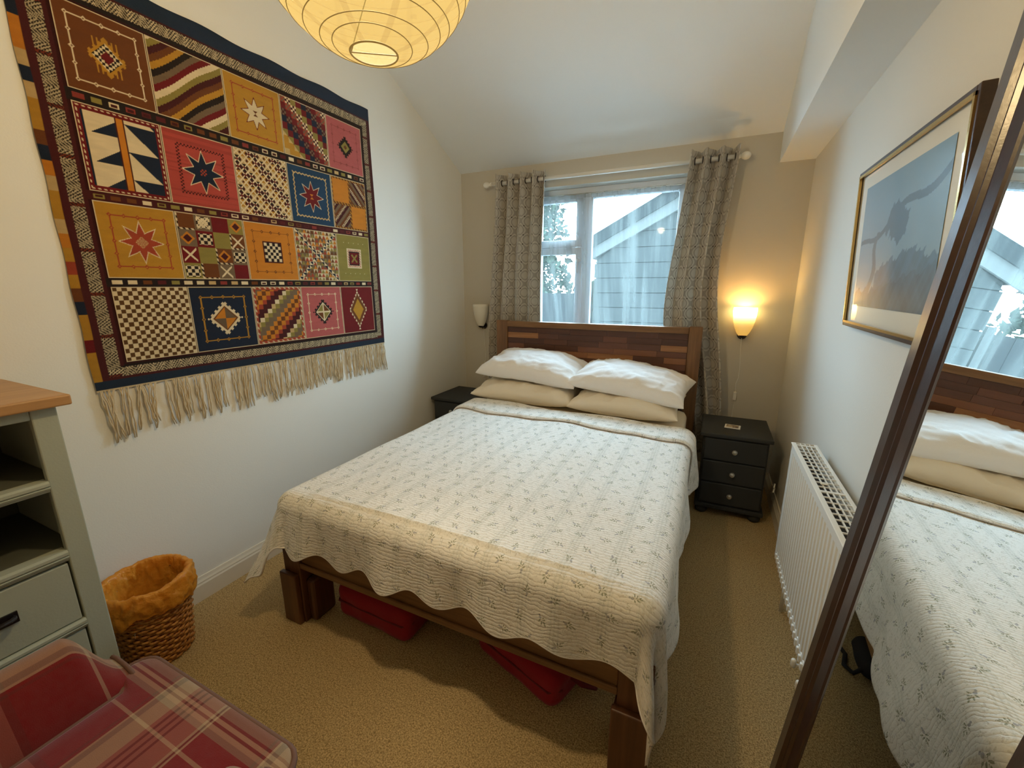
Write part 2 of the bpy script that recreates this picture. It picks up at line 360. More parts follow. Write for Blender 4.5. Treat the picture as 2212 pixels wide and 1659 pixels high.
class MB:
    def __init__(s): s.v = []; s.f = []
    def add(s, vs, fs):
        n = len(s.v); s.v += [tuple(p) for p in vs]; s.f += [[i + n for i in f] for f in fs]; return s
    def box(s, lo, hi, rot=None, piv=None):
        x0, y0, z0 = lo; x1, y1, z1 = hi
        vs = [(x, y, z) for z in (z0, z1) for x, y in ((x0, y0), (x1, y0), (x1, y1), (x0, y1))]
        if rot is not None:
            p = Vector(piv or ((x0 + x1) / 2, (y0 + y1) / 2, (z0 + z1) / 2)); vs = [tuple(rot @ (Vector(q) - p) + p) for q in vs]
        return s.add(vs, [[3, 2, 1, 0], [4, 5, 6, 7], [0, 1, 5, 4], [1, 2, 6, 5], [2, 3, 7, 6], [3, 0, 4, 7]])
    def prism(s, poly, axis, a, b):
        """poly: list of 2-D points; axis 'x','y','z' is the extrusion axis"""
        def P(p, t): return {'x': (t, p[0], p[1]), 'y': (p[0], t, p[1]), 'z': (p[0], p[1], t)}[axis]
        n = len(poly); vs = [P(p, a) for p in poly] + [P(p, b) for p in poly]
        fs = [list(range(n))[::-1], list(range(n, 2 * n))] + [[i, (i + 1) % n, (i + 1) % n + n, i + n] for i in range(n)]
        return s.add(vs, fs)
    def tube(s, pts, r, n=8, cap=True):
        pts = [Vector(p) for p in pts]; m = len(pts); rs = r if isinstance(r, (list, tuple)) else [r] * m
        up = Vector((0, 0, 1)); vs = []
        for i, p in enumerate(pts):
            t = (pts[min(i + 1, m - 1)] - pts[max(i - 1, 0)]).normalized()
            a = t.cross(up if abs(t.z) < 0.95 else Vector((1, 0, 0))).normalized(); b = t.cross(a)
            vs += [p + (a * math.cos(2 * PI * k / n) + b * math.sin(2 * PI * k / n)) * rs[i] for k in range(n)]
        fs = [[i * n + k, i * n + (k + 1) % n, (i + 1) * n + (k + 1) % n, (i + 1) * n + k] for i in range(m - 1) for k in range(n)]
        if cap: fs += [list(range(n))[::-1], list(range((m - 1) * n, m * n))]
        return s.add(vs, fs)
    def ring(s, c, R, r, n=24, k=6, axis='z', sx=1.0, sy=1.0):
        vs = []
        for i in range(n):
            t = 2 * PI * i / n
            for j in range(k):
                q = 2 * PI * j / k; rr = R + r * math.cos(q); x, y, z = rr * math.cos(t) * sx, rr * math.sin(t) * sy, r * math.sin(q)
                vs.append((c[0] + x, c[1] + y, c[2] + z) if axis == 'z' else ((c[0] + z, c[1] + x, c[2] + y) if axis == 'x' else (c[0] + x, c[1] + z, c[2] + y)))
        return s.add(vs, [[i * k + j, ((i + 1) % n) * k + j, ((i + 1) % n) * k + (j + 1) % k, i * k + (j + 1) % k] for i in range(n) for j in range(k)])
    def lathe(s, prof, c=(0, 0, 0), n=24, sx=1.0, sy=1.0, axis='z', cap=True):
        vs = []
        for r, h in prof:
            for k in range(n):
                t = 2 * PI * k / n; x, y = r * math.cos(t) * sx, r * math.sin(t) * sy
                vs.append((c[0] + x, c[1] + y, c[2] + h) if axis == 'z' else ((c[0] + h, c[1] + x, c[2] + y) if axis == 'x' else (c[0] + x, c[1] + h, c[2] + y)))
        m = len(prof); fs = [[i * n + k, i * n + (k + 1) % n, (i + 1) * n + (k + 1) % n, (i + 1) * n + k] for i in range(m - 1) for k in range(n)]
        if cap: fs += [list(range(n))[::-1], list(range((m - 1) * n, m * n))]
        return s.add(vs, fs)
    def build(s, name, m, parent=None, loc=None, bevel=0, smooth=False, sub=0, fix=True):
        me = bpy.data.meshes.new(name); me.from_pydata(s.v, [], s.f); me.update()
        if fix:
            import bmesh
            bm = bmesh.new(); bm.from_mesh(me); bmesh.ops.recalc_face_normals(bm, faces=bm.faces); bm.to_mesh(me); bm.free()
        if smooth: me.polygons.foreach_set('use_smooth', np.ones(len(me.polygons), dtype=bool))
        return link(name, me, m, parent, loc, bevel=bevel, sub=sub)
def thing(name, label, cat, loc=(0, 0, 0), rz=0.0, group=None):
    o = bpy.data.objects.new(name, None); COL.objects.link(o); o.location = loc; o.rotation_euler = (0, 0, rz); o.empty_display_size = 0.05
    return tag(o, label, cat, group)
def tag(o, label, cat, group=None):
    o['label'] = label; o['category'] = cat
    if group: o['group'] = group
    return o
def structure(o, label=None):
    o['kind'] = 'structure'
    if label: o['label'] = label
    return o
def nz(x, y=0.0, z=0.0): return mnoise.noise(Vector((x, y, z)))

# ------------------------------------------------------------------ the room
XL, XR, YB, YN = -2.0038, 0.4755, 3.2608, -1.1
ZC, SL, YF = 2.3118, 0.4951, 1.2                     # eave height, pitch, where the pitch ends
ZT = ZC + SL * (YB - YF)
WX0, WX1, WZ0, WZ1 = -1.42, -0.20, 0.96, 2.137       # window opening
structure(MB().box((XL - .1, YN - .1, -.1), (XR + .1, YB + .3, 0)).build('floor', 'carpet'), 'tan speckled carpet')
structure(MB().box((XL - .1, YN, 0), (XL, YB + .02, ZT + .2)).build('wall_left', 'wall_paint'), 'cream left wall')
structure(MB().box((XR, YN, 0), (XR + .1, YB + .02, ZT + .2)).build('wall_right', 'wall_paint_dimmed'), 'right wall, paint darkened to dim the window light on it')
structure(MB().box((XL - .1, YN - .1, 0), (XR + .1, YN, ZT + .2)).build('wall_near', 'wall_paint'))
wb = MB(); T = 0.26
wb.box((XL - .1, YB, 0), (WX0, YB + T, ZC + .1)).box((WX1, YB, 0), (XR + .1, YB + T, ZC + .1)).box((WX0, YB, 0), (WX1, YB + T, WZ0)).box((WX0, YB, WZ1), (WX1, YB + T, ZC + .1))
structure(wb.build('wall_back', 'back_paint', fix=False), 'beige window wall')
structure(MB().prism([(YB + .3, ZC - SL * .3), (YF, ZT), (YN - .1, ZT), (YN - .1, ZT + .12), (YF, ZT + .12), (YB + .3, ZC - SL * .3 + .12)], 'x', XL - .1, XR + .1).build('ceiling', 'ceiling_paint'), 'off-white pitched ceiling')
structure(MB().prism([(YN, 2.1409), (YB, 2.1409), (YB, ZC + .02), (YF, ZT + .02), (YN, ZT + .02)], 'x', XR - .1856, XR).build('trim_1', 'ceiling_paint'), 'boxed soffit along the top of the right wall')
def skirting(name, a, b, side):
    pr = [(0, 0), (.018, 0), (.018, .075), (.014, .082), (.014, .088), (.009, .098), (.006, .11), (0, .11)]
    if side == 'L': o = MB().prism([(XL + p, z) for p, z in pr], 'y', a, b)
    elif side == 'R': o = MB().prism([(XR - p, z) for p, z in pr], 'y', a, b)
    else: o = MB().prism([(YB - p, z) for p, z in pr], 'x', a, b)
    return structure(o.build(name, 'trim_paint'), 'white moulded skirting board')
skirting('baseboard_left', YN, YB, 'L'); skirting('baseboard_right', YN, YB, 'R'); skirting('baseboard_back', XL + .02, XR - .02, 'B')

# window: white frame in a deep reveal
win = bpy.data.objects.new('window_1', None); COL.objects.link(win); win.location = (0, 0, 0); structure(win, 'white plastic window with a small top light on the left')
MXa, MXb = -1.015, -0.885; FY0, FY1 = 3.375, 3.44
fr = MB(); e = .055
fr.box((WX0, FY0, WZ0), (WX0 + e, FY1, WZ1)).box((WX1 - e, FY0, WZ0), (WX1, FY1, WZ1)).box((WX0 + e, FY0, WZ1 - e), (WX1 - e, FY1, WZ1)).box((WX0 + e, FY0, WZ0), (WX1 - e, FY1, WZ0 + e)).box((MXa + .03, FY0, WZ0 + e), (MXb - .03, FY1, WZ1 - e))
fr.build('window_frame', 'upvc', win, bevel=.004)
def sash(x0, x1, z0, z1, w, nm):
    s = MB(); y0, y1 = FY0 - .018, FY0 + .03
    s.box((x0, y0, z0), (x0 + w, y1, z1)).box((x1 - w, y0, z0), (x1, y1, z1)).box((x0 + w, y0, z1 - w), (x1 - w, y1, z1)).box((x0 + w, y0, z0), (x1 - w, y1, z0 + w))
    o = s.build(nm, 'upvc', win, bevel=.005)
    MB().box((x0 + w, FY0 + .012, z0 + w), (x1 - w, FY0 + .018, z1 - w)).build('pane', 'pane_glass', o)
    return o
s1 = sash(WX0 + .05, MXa + .045, 1.702, 2.09, .055, 'sash'); s2 = sash(WX0 + .05, MXa + .045, WZ0 + .05, 1.70, .055, 'sash')
s3 = sash(MXb - .045, WX1 - .05, WZ0 + .05, WZ1 - .05, .035, 'sash')
MB().box((MXa + .005, FY0 - .04, 1.50), (MXa + .025, FY0 - .018, 1.62)).box((MXa + .01, FY0 - .05, 1.585), (MXa + .05, FY0 - .035, 1.61)).build('window_handle', 'upvc', s2, bevel=.003)
MB().box((WX0 - .0, YB - .03, WZ0 - .03), (WX1 + .0, FY0 + .01, WZ0)).build('window_sill', 'upvc', win, bevel=.006)

# ------------------------------------------------------------------ outside
structure(MB().box((-14, 3.7, -0.9), (10, 26, -0.8)).build('ground', 'bounce_ground'))
house = thing('neighbour_house', 'pale blue clapboard gable with a white sloping bargeboard seen through the window', 'house', (-1.80, 7.0, -.8))
HR, HE = -0.06, 1.66                                   # ridge and far eave of the gable
def gz(x): return 1.874 + .53 * ((x if x < HR else 2 * HR - x) + 1.731)            # lower edge of the bargeboard
zb = -0.8
o = MB().prism([(-1.78, -.8), (HE, -.8), (HE, gz(HE)), (HR, gz(HR)), (-1.78, gz(-1.78))], 'y', 7.02, 9.6).build('wall_core', 'cladding_paint', house); o.location = -house.location
while zb < gz(HR):
    z1 = min(zb + .232, gz(HR) - .005)
    def cut(z): return max(-1.80, (z - 1.874) / .53 - 1.731)
    xa, xb_ = cut(zb), cut(z1)
    o = MB().prism([(xa, zb + .012), (min(HE + .02, 2 * HR - xa), zb + .012), (min(HE + .02, 2 * HR - xb_), z1), (xb_, z1)], 'y', 6.985, 7.02).build('cladding_board', 'cladding_paint', house); o.location = -house.location
    zb += .232
def strip(z0, z1, y0, y1, m, nm):
    for a, b in ((-2.05, HR), (HR, 1.93)):
        o = MB().prism([(a, gz(a) + z0), (b, gz(b) + z0), (b, gz(b) + z1), (a, gz(a) + z1)], 'y', y0, y1).build(nm, m, house); o.location = -house.location
strip(0, .17, 6.90, 6.96, 'barge_white', 'bargeboard'); strip(.17, .36, 6.86, 9.7, 'roof_tile', 'roof_slope')
fence = thing('garden_fence', 'pale grey garden fence of upright boards beyond the window', 'fence', (-3.4, 7.2, -.8))
for i in range(14):
    MB().box((-1.5 + i * .21, -.012 + (i % 2) * .006, 0), (-1.5 + i * .21 + .212, .012 + (i % 2) * .006, 2.08)).build('fence_board', 'fence_wood', fence)
MB().box((1.44, -.05, 0), (1.52, .05, 2.16)).build('fence_post', 'barge_white', fence)
MB().box((-1.5, .012, 1.7), (1.45, .05, 1.78)).build('fence_rail', 'fence_wood', fence)
def leafmesh(name, pts, size, m, parent):
    P = np.repeat(np.asarray(pts), 4, 0); n = len(pts); a = RNG.normal(size=(n, 3)); a /= np.linalg.norm(a, axis=1)[:, None]
    b = np.cross(a, RNG.normal(size=(n, 3))); b /= np.linalg.norm(b, axis=1)[:, None]
    s = size * RNG.uniform(.6, 1.3, (n, 1)); P = P.reshape(n, 4, 3)
    P[:, 0] += a * s; P[:, 1] += b * s * .5; P[:, 2] -= a * s; P[:, 3] -= b * s * .5
    o = link(name, npmesh(name, P.reshape(-1, 3), np.arange(n * 4).reshape(n, 4)), m, parent); o['kind'] = 'stuff'; return o
conifer = thing('conifer_tree', 'tall dark green conifer with drooping branches against the white sky', 'tree', (-4.85, 12.0, -.8))
MB().tube([(0, 0, 0), (0, 0, 7.0)], [.12, .02], 8).build('trunk', 'bark', conifer)
cp = []
for i in range(46):
    z = 1.2 + 5.7 * i / 46; L = (7.0 - z) * .24 + .15
    for j in range(5):
        t = i * 2.4 + j * 1.26 + random.uniform(-.3, .3)
        cp += [(math.cos(t) * L * q, math.sin(t) * L * q, z - .35 * (L * q) ** 1.5 + random.uniform(-.03, .03)) for q in np.linspace(.08, 1, 9)]
cp = [tuple(np.array(p) + RNG.normal(size=3) * .05) for p in cp for _ in range(3)]
leafmesh('needles', cp, .115, 'conifer_green', conifer)
for (bx, by, br, bz, lb) in ((-4.3, 9.4, .85, .9, 'pale green leafy bush nearest the conifer trunk'), (-2.5, 11.6, .9, 1.1, 'pale green leafy bush between the conifer and the gable')):
    b = thing('garden_bush', lb + ' beyond the fence', 'bush', (bx, by, -.8), group='garden bushes')
    d = RNG.normal(size=(3200, 3)); d /= np.linalg.norm(d, axis=1)[:, None]; d *= br * RNG.uniform(.5, 1.0, (3200, 1)); d[:, 2] = d[:, 2] * 1.25 + bz + .3
    leafmesh('leaves', d, .125, 'leaf_green', b); MB().tube([(0, 0, 0), (.05, 0, 1.2)], [.06, .03], 7).build('stem', 'bark', b)

# ------------------------------------------------------------------ net curtain, rod, curtains
def net():
    nu, nv = 170, 60; u = np.linspace(0, 1, nu); v = np.linspace(0, 1, nv); U, Vv = np.meshgrid(u, v)
    x = WX0 + .012 + U * (WX1 - WX0 - .024); z = WZ0 + .03 + Vv * (2.085 - WZ0 - .03)
    lo = 1 - Vv
    y = 3.318 + .010 * np.sin(U * 62 + 2 * np.sin(U * 9)) * (.35 + .65 * lo) + .014 * np.sin(U * 21 + 1.3 + lo * 2.2) * lo + .010 * np.sin(U * 33 - lo * 5) * lo
    x = x + .012 * np.sin(U * 17 + lo * 4) * lo
    P = np.stack([x, y, z], -1).reshape(-1, 3)
    return npmesh('net_curtain', P, gridfaces(nv, nu), uvs=np.stack([U * 1.3, Vv], -1).reshape(-1, 2), smooth=True)
netr = thing('net_curtain', 'sheer white net curtain hanging inside the window reveal', 'net curtain', (0, 0, 0))
link('net', net(), 'sheer', netr)
MB().tube([(WX0 + .002, 3.318, 2.082), (WX1 - .002, 3.318, 2.082)], .004, 6).build('tension_wire', 'chrome', netr)

ZR, YR = 2.178, 3.160
rod = thing('curtain_rod', 'white curtain pole with ball finials above the window', 'curtain pole', (-.8, YR, ZR))
MB().tube([(-.87, 0, 0), (.86, 0, 0)], .0135, 14).build('pole', 'white_metal', rod, smooth=True)
for sx, x0 in ((-1, -.86), (1, .85)):
    pr = [(.0001, -.002), (.016, 0), (.016, .012), (.011, .016), (.011, .022), (.018, .030), (.0235, .042), (.0235, .054), (.018, .066), (.009, .074), (.0001, .077)]
    MB().lathe([(r, h * sx) for r, h in pr], (x0, 0, 0), 18, axis='x', cap=False).build('finial', 'white_plastic', rod, smooth=True)
for x0 in (-.78, .80):
    MB().box((x0 - .008, .0, -.02), (x0 + .008, YB - YR, .0)).box((x0 - .02, YB - YR - .008, -.04), (x0 + .02, YB - YR, .03)).build('rod_bracket', 'white_metal', rod)
def curtain(name, label, prof, pleats, phase, length, zbot):
    """prof: list of (z, x_left, x_right)"""
    nu, nv = 26 * pleats + 1, 70
    zs = np.linspace(zbot, ZR + .058, nv); pz = np.array([p[0] for p in prof]); o_ = np.argsort(pz); pz = pz[o_]
    xl = np.interp(zs, pz, np.array([p[1] for p in prof])[o_]); xr = np.interp(zs, pz, np.array([p[2] for p in prof])[o_])
    for a in (xl, xr):
        a[:] = np.convolve(np.pad(a, 5, mode='edge'), np.ones(11) / 11, 'valid')
    s = np.linspace(0, 1, nu); P = np.zeros((nv, nu, 3)); UV = np.zeros((nv, nu, 2))
    for i, z in enumerate(zs):
        w = (ZR + .06 - z); ph = 2 * PI * pleats * s + phase + .9 * np.sin(2.2 * s * PI + w * .9) * min(1, w * .6)
        amp = .056 - .004 * min(1, w)
        wave = np.sin(ph); wave = np.sign(wave) * np.abs(wave) ** .8
        ex = (.11 / max(pleats, 1)) * np.sin(2 * ph) * .45 * min(1.0, .4 + w)   # pleats overhang a little
        P[i, :, 0] = xl[i] + s * (xr[i] - xl[i]) + ex * np.sin(s * PI) ** .3
        P[i, :, 1] = YR - .002 - wave * amp + .008 * np.sin(7 * s + w * 3) * min(1, w * 1.2)
        P[i, :, 2] = z + .004 * np.sin(ph * 2) * (1 if i == nv - 1 else 0)
        UV[i, :, 0] = s * length; UV[i, :, 1] = z
    root = thing(name, label, 'curtain', ((xl[0] + xr[0]) / 2, YR, zbot), group='patterned curtains')
    me = npmesh('drape', P.reshape(-1, 3) - np.array(root.location), gridfaces(nv, nu), uvs=UV.reshape(-1, 2), smooth=True)
    link('drape', me, 'curtain_cloth', root, solid=.003)
    zt = ZR
    s_c = [(k * PI - phase) / (2 * PI * pleats) for k in range(-1, 2 * pleats + 3)]
    it = int(np.argmin(abs(zs - zt)))
    for sc_ in s_c:
        if .02 < sc_ < .98:
            x = np.interp(sc_, s, P[it, :, 0])
            MB().ring((x - root.location.x, 0, zt - root.location.z), .021, .0035, 20, 6, 'x').build('eyelet', 'metal_dark', root, smooth=True)
    return root
curtain('curtain', 'patterned beige curtain left of the window, gathered beside the unlit wall lamp',
        [(2.24, -1.60, -1.20), (1.9, -1.615, -1.215), (1.5, -1.65, -1.225), (1.14, -1.675, -1.215), (.3, -1.69, -1.20)], 4, .9, 1.25, .22)
curtain('curtain', 'patterned beige curtain right of the window, gathered beside the lit wall lamp',
        [(2.24, -.205, .068), (2.0, -.235, .045), (1.6, -.275, .012), (1.3, -.305, .02), (1.1, -.30, .055), (.8, -.22, .10), (.55, -.14, .125), (.3, -.10, .13)], 3, 1.4, .95, .22)

# ------------------------------------------------------------------ bed
BX0, BX1, BYF, BYH = -1.550, -0.042, 0.995, 3.0
bed = thing('bed_frame', 'dark hardwood double bed frame with a planked headboard', 'bed', ((BX0 + BX1) / 2, 2.0, 0))
BL = np.array(bed.location)
def bb(lo, hi, name, m, parent=bed, bevel=.004):
    return MB().box(tuple(np.array(lo) - BL), tuple(np.array(hi) - BL)).build(name, m, parent, bevel=bevel)
bb((BX0, BYH, 0), (BX0 + .095, BYH + .055, 1.138), 'headboard_post', 'post_wood'); bb((BX1 - .082, BYH, 0), (BX1, BYH + .055, 1.138), 'headboard_post', 'post_wood')
px0, px1 = BX0 + .095, BX1 - .082
bb((px0, BYH - .004, 1.090), (px1, BYH + .055, 1.134), 'headboard_cap', 'rail_wood'); bb((px0, BYH, .36), (px1, BYH + .05, .50), 'headboard_rail', 'rail_wood')
panel = bb((px0, BYH + .022, .50), (px1, BYH + .040, 1.09), 'headboard_panel', 'plank_wood', bevel=0)
rows = 14; rh = (1.090 - .50) / rows
for r in range(rows):
    x = px0 + .0015; z0 = .50 + r * rh
    first = random.uniform(.08, .26)
    while x < px1 - .01:
        L = first if first else random.uniform(.15, .34); first = 0
        x2 = min(x + L, px1 - .0015)
        if px1 - x2 < .06: x2 = px1 - .0015
        c = ((x + x2) / 2, BYH + .016 - random.uniform(0, .0012), z0 + rh / 2)
        o = MB().box((-(x2 - x) / 2 + .0006, -.005, -rh / 2 + .0006), ((x2 - x) / 2 - .0006, .007, rh / 2 - .0006)).build('plank', 'plank_wood', panel, loc=tuple(np.array(c) - BL))
        if any(abs(z0 + rh / 2 - pz_) < rh / 2 and x <= px_ < x2 for px_, pz_ in ((-1.285, 1.024), (-.585, .918), (-.28, .985))):
            o.data.materials[0] = MATS['light_plank']
        x = x2
# foot: rail, posts and riser blocks; side rails; slats
fx0, fx1 = BX0 + .012, BX1 - .004
for (a, b_, s) in ((fx0, fx0 + .095, 1), (fx1 - .095, fx1, -1)):
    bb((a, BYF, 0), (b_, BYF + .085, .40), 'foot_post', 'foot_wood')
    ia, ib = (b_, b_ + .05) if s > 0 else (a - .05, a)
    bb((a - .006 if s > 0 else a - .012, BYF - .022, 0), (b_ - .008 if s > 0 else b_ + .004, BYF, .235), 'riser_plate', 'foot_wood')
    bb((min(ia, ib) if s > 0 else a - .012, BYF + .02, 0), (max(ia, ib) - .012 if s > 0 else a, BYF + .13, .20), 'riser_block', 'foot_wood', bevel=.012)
bb((fx0 + .095, BYF + .012, .262), (fx1 - .095, BYF + .045, .395), 'foot_rail', 'rail_wood')
bb((fx0 + .095, BYF + .002, .262), (fx1 - .095, BYF + .012, .286), 'rail_lip', 'rail_wood', bevel=.003)
bb((BX0 + .02, BYF + .085, .25), (BX0 + .045, BYH, .38), 'side_rail', 'side_wood'); bb((BX1 - .045, BYF + .085, .25), (BX1 - .02, BYH, .38), 'side_rail', 'side_wood')
for i in range(12):
    y = 1.16 + i * .155
    bb((BX0 + .045, y, .335), (BX1 - .045, y + .07, .352), 'slat', 'rail_wood', bevel=0)

# mattress in a cream sheet
MX0, MX1, MYF, MYH, MZ = -1.495, -0.085, 1.04, 2.985, 0.585
def rounded_slab(lo, hi, r, name, m, n=5, puff=.0, wob=0.0):
    lo = np.array(lo); hi = np.array(hi); N = 28
    a = np.linspace(-1, 1, N); V_, F_ = [], []
    faces = []
    def face(ax, sgn):
        s, t = np.meshgrid(a, a); P = np.zeros((N, N, 3)); P[..., ax] = sgn; P[..., (ax + 1) % 3] = s; P[..., (ax + 2) % 3] = t
        return P
    vs = []; fs = []
    for ax in range(3):
        for sg in (-1, 1):
            P = face(ax, sg).reshape(-1, 3); half = (hi - lo) / 2; c = (hi + lo) / 2
            # more samples near the edges
            P = np.sign(P) * (1 - (1 - np.abs(P)) ** 1.0)
            Q = P * half; inner = half - r; cl = np.clip(Q, -inner, inner); d = Q - cl; L = np.linalg.norm(d, axis=1, keepdims=True); L[L == 0] = 1
            Q = cl + d / L * np.minimum(L, r) if True else Q
            dd = np.where(np.abs(d) > 0, d / L * r, 0); Q = cl + dd
            f = gridfaces(N, N) + len(vs) * N * N
            if sg < 0: f = f[:, ::-1]
            vs.append(Q + c); fs.append(f)
    V_ = np.concatenate(vs); F_ = np.concatenate(fs)
    if puff:
        c = (hi + lo) / 2; h = (hi - lo) / 2; q = (V_ - c) / h
        V_[:, 2] += puff * np.clip((1 - q[:, 0] ** 2) * (1 - q[:, 1] ** 2), 0, 1) * np.sign(q[:, 2])
    if wob:
        V_ += np.array([[wob * nz(*(p * 9)), wob * nz(*(p * 9 + 5)), wob * nz(*(p * 9 + 11))] for p in V_])
    me = npmesh(name, V_, F_, smooth=True)
    import bmesh
    bm = bmesh.new(); bm.from_mesh(me); bmesh.ops.remove_doubles(bm, verts=bm.verts, dist=1e-5); bmesh.ops.recalc_face_normals(bm, faces=bm.faces); bm.to_mesh(me); bm.free()
    return me
mt = link('mattress', rounded_slab((MX0, MYF, .353), (MX1, MYH, MZ), .05, 'mattress', None), 'cream_cotton')
tag(mt, 'mattress in a fitted cream sheet, showing below the pillows', 'mattress')

# floral quilt draped over the bed
QX0, QX1, QYF, QZ, QR = -1.535, -0.028, 0.968, 0.597, 0.065
ARC = PI * QR / 2
def drape(u, v, lift=0.0):
    """cloth point (u across, v along; metres on the flat bed plane) -> world"""
    ix0, ix1, iy = QX0 + QR, QX1 - QR, QYF + QR
    a = u - ix1 if u > ix1 else (u - ix0 if u < ix0 else 0.0)
    b = v - iy if v < iy else 0.0
    bx, by = min(max(u, ix0), ix1), max(v, iy)
    rho = math.hypot(a, b); n1 = nz(u * 3.1, v * 3.1, 2.0); n2 = nz(u * 9, v * 9, 5.0)
    if rho < 1e-6: return (bx, by, QZ + lift + .006 * n1 + .0025 * n2 + .010 * math.exp(-((u + .8) / .5) ** 2))
    dx, dy = a / rho, b / rho
    corner = (2 * abs(dx * dy)) ** 1.0                      # 1 on the diagonal of a corner
    left = a < 0
    rr = rho * (1 + (.26 if left else .50) * corner ** 1.5)
    R_ = QR + lift
    if rr < ARC: out, dn = R_ * math.sin(rr / QR), R_ * (1 - math.cos(rr / QR))
    else:
        h = rr - ARC
        fl = (.16 + .30 * corner) if left else (.04 + .03 * corner)
        if abs(dy) > .9: fl = .05 if not left else max(.05, fl)
        out, dn = R_ + fl * h, R_ + h * math.sqrt(max(0, 1 - fl * fl))
        wv = (.016 * math.sin(u * 13 + 1) + .008 * math.sin(u * 31)) * abs(dy) ** 3 + (.018 * math.sin(v * 11) + .008 * math.sin(v * 27)) * abs(dx) ** 3
        out += wv * min(1, h / .18)
        if corner > .05 and not left:
            phi = math.atan2(-b, a); out += .045 * math.sin(phi * 6.0 + 0.6) * corner * min(1, h / .2)
        elif corner > .05:
            phi = math.atan2(-b, -a); out += .03 * math.sin(phi * 5.0) * corner * min(1, h / .2)
    return (bx + dx * out, by + dy * out, max(.012, QZ + lift - dn + .004 * n1))
def hemfoot(u): return QYF + QR - (.262 + .020 * math.cos(2 * PI * (u + .05) / .225))
HU0, HU1 = QX0 + QR - .285, QX1 - QR + .325
quilt = thing('quilt', 'white quilted bedspread with small floral sprigs draped over the bed', 'bedspread', ((QX0 + QX1) / 2, 1.8, QZ))
QL = np.array(quilt.location)
def quilt_mesh(v_of, nu, nv, lift, name):
    us = np.linspace(HU0, HU1, nu); P = np.zeros((nv, nu, 3)); UV = np.zeros((nv, nu, 2))
    for j, u in enumerate(us):
        va, vb = v_of(u)
        for i in range(nv):
            v = va + (vb - va) * i / (nv - 1); uu = u
            if name == 'quilt_cover' :
                uu = u + (.012 * math.sin(v * 2 * PI / .22)) * (min(1, max(0, u - QX1) / .12) - min(1, max(0, QX0 - u) / .12))
            P[i, j] = drape(uu, v, lift(i / (nv - 1)) if callable(lift) else lift); UV[i, j] = (u, v)
    return npmesh(name, P.reshape(-1, 3) - QL, gridfaces(nv, nu), uvs=UV.reshape(-1, 2), smooth=True)
def foldv(u): return 2.245 + .018 * math.sin(u * 7.5 + .4) + .012 * math.sin(u * 17 + 1) - .03 * u
def headv(u): return 2.455 + .012 * math.sin(u * 9) + .12 * max(0, -(u + .85))
qc = link('quilt_cover', quilt_mesh(lambda u: (hemfoot(u), headv(u)), 260, 260, 0.0, 'quilt_cover'), 'quilt_cloth', quilt, solid=.007, soff=-1)
qf = link('turned_back_edge', quilt_mesh(lambda u: (foldv(u), headv(u) + .012), 200, 40, lambda t: .004 + .012 * math.sin(min(1, t * 9) * PI / 2), 'turned_back_edge'), 'quilt_cloth', quilt, solid=.006, soff=0)
us = np.linspace(HU0 + .004, HU1 - .004, 160)
MB().tube([tuple(np.array(drape(u, foldv(u) - .001, .006)) - QL) for u in us], .0022, 6).build('edge_piping', 'quilt_piping', qf, smooth=True)
hem_pts = [tuple(np.array(drape(u, hemfoot(u) + .002, -.003)) - QL) for u in np.linspace(HU0 + .002, HU1 - .002, 240)]
MB().tube(hem_pts, .0038, 6).build('hem_binding', 'white_cotton', qc, smooth=True)

# pillows
def pillow_mesh(w, d, h, seed, slump=0.0):
    n, m = 64, 44; us = np.sin(np.linspace(-PI / 2, PI / 2, n)); vs = np.sin(np.linspace(-PI / 2, PI / 2, m)); U, W = np.meshgrid(us, vs)
    parts = []
    for sg in (1, -1):
        t = np.clip((1 - np.abs(U) ** 3.2) * (1 - np.abs(W) ** 2.8), 0, 1) ** .44
        x = w / 2 * U * (1 - .07 * np.cos(W * PI / 2) * np.abs(U) ** 3); y = d / 2 * W * (1 - .08 * np.cos(U * PI / 2) * np.abs(W) ** 3)
        z = sg * h / 2 * t * (1 if sg > 0 else .75)
        P = np.stack([x, y, z], -1)
        for i in range(m):
            for j in range(n):
                px, py = P[i, j, 0], P[i, j, 1]; e = t[i, j]
                k = .016 * nz(px * 5 + seed, py * 6, sg) + .018 * (abs(nz(px * 7 + py * 5 + seed, py * 9 - px * 4, sg * 3.0)) - .2) + .005 * abs(nz(px * 20 - py * 9, py * 16, seed)) + .008 * max(0, 1 - 3.2 * abs(nz(px * 9 + py * 6 + seed * 2, py * 12 - px * 6, 4.0 + sg))) ** 2
                # gathers run in from the short ends
                k += .008 * math.sin(py * 60 + 3 * nz(px * 5, py * 9, seed)) * abs(us[j]) ** 3
                P[i, j, 2] += k * min(1, e * 1.6) * (1 if sg > 0 else .3)
        P[..., 2] -= slump * (U ** 2) * h * .5
        parts.append(P.reshape(-1, 3))
    f = gridfaces(m, n); V_ = np.concatenate(parts); F_ = np.concatenate([f, f[:, ::-1] + n * m])
    me = npmesh('pillow', V_, F_, smooth=True)
    import bmesh
    bm = bmesh.new(); bm.from_mesh(me); bmesh.ops.remove_doubles(bm, verts=bm.verts, dist=2e-4); bmesh.ops.recalc_face_normals(bm, faces=bm.faces); bm.to_mesh(me); bm.free()
    return me
def pillow(label, c, dims, rot, m, seed, slump=0):
    o = link('pillow', pillow_mesh(*dims, seed, slump), m); o.location = c; o.rotation_euler = rot
    return tag(o, label, 'pillow', 'pillows at the head of the bed')
R_ = math.radians
pillow('flat cream pillow on the sheet, on the side of the unlit wall lamp', (-1.150, 2.765, .660), (.76, .46, .17), (R_(5), 0, R_(-1)), 'cream_cotton', 1.0)
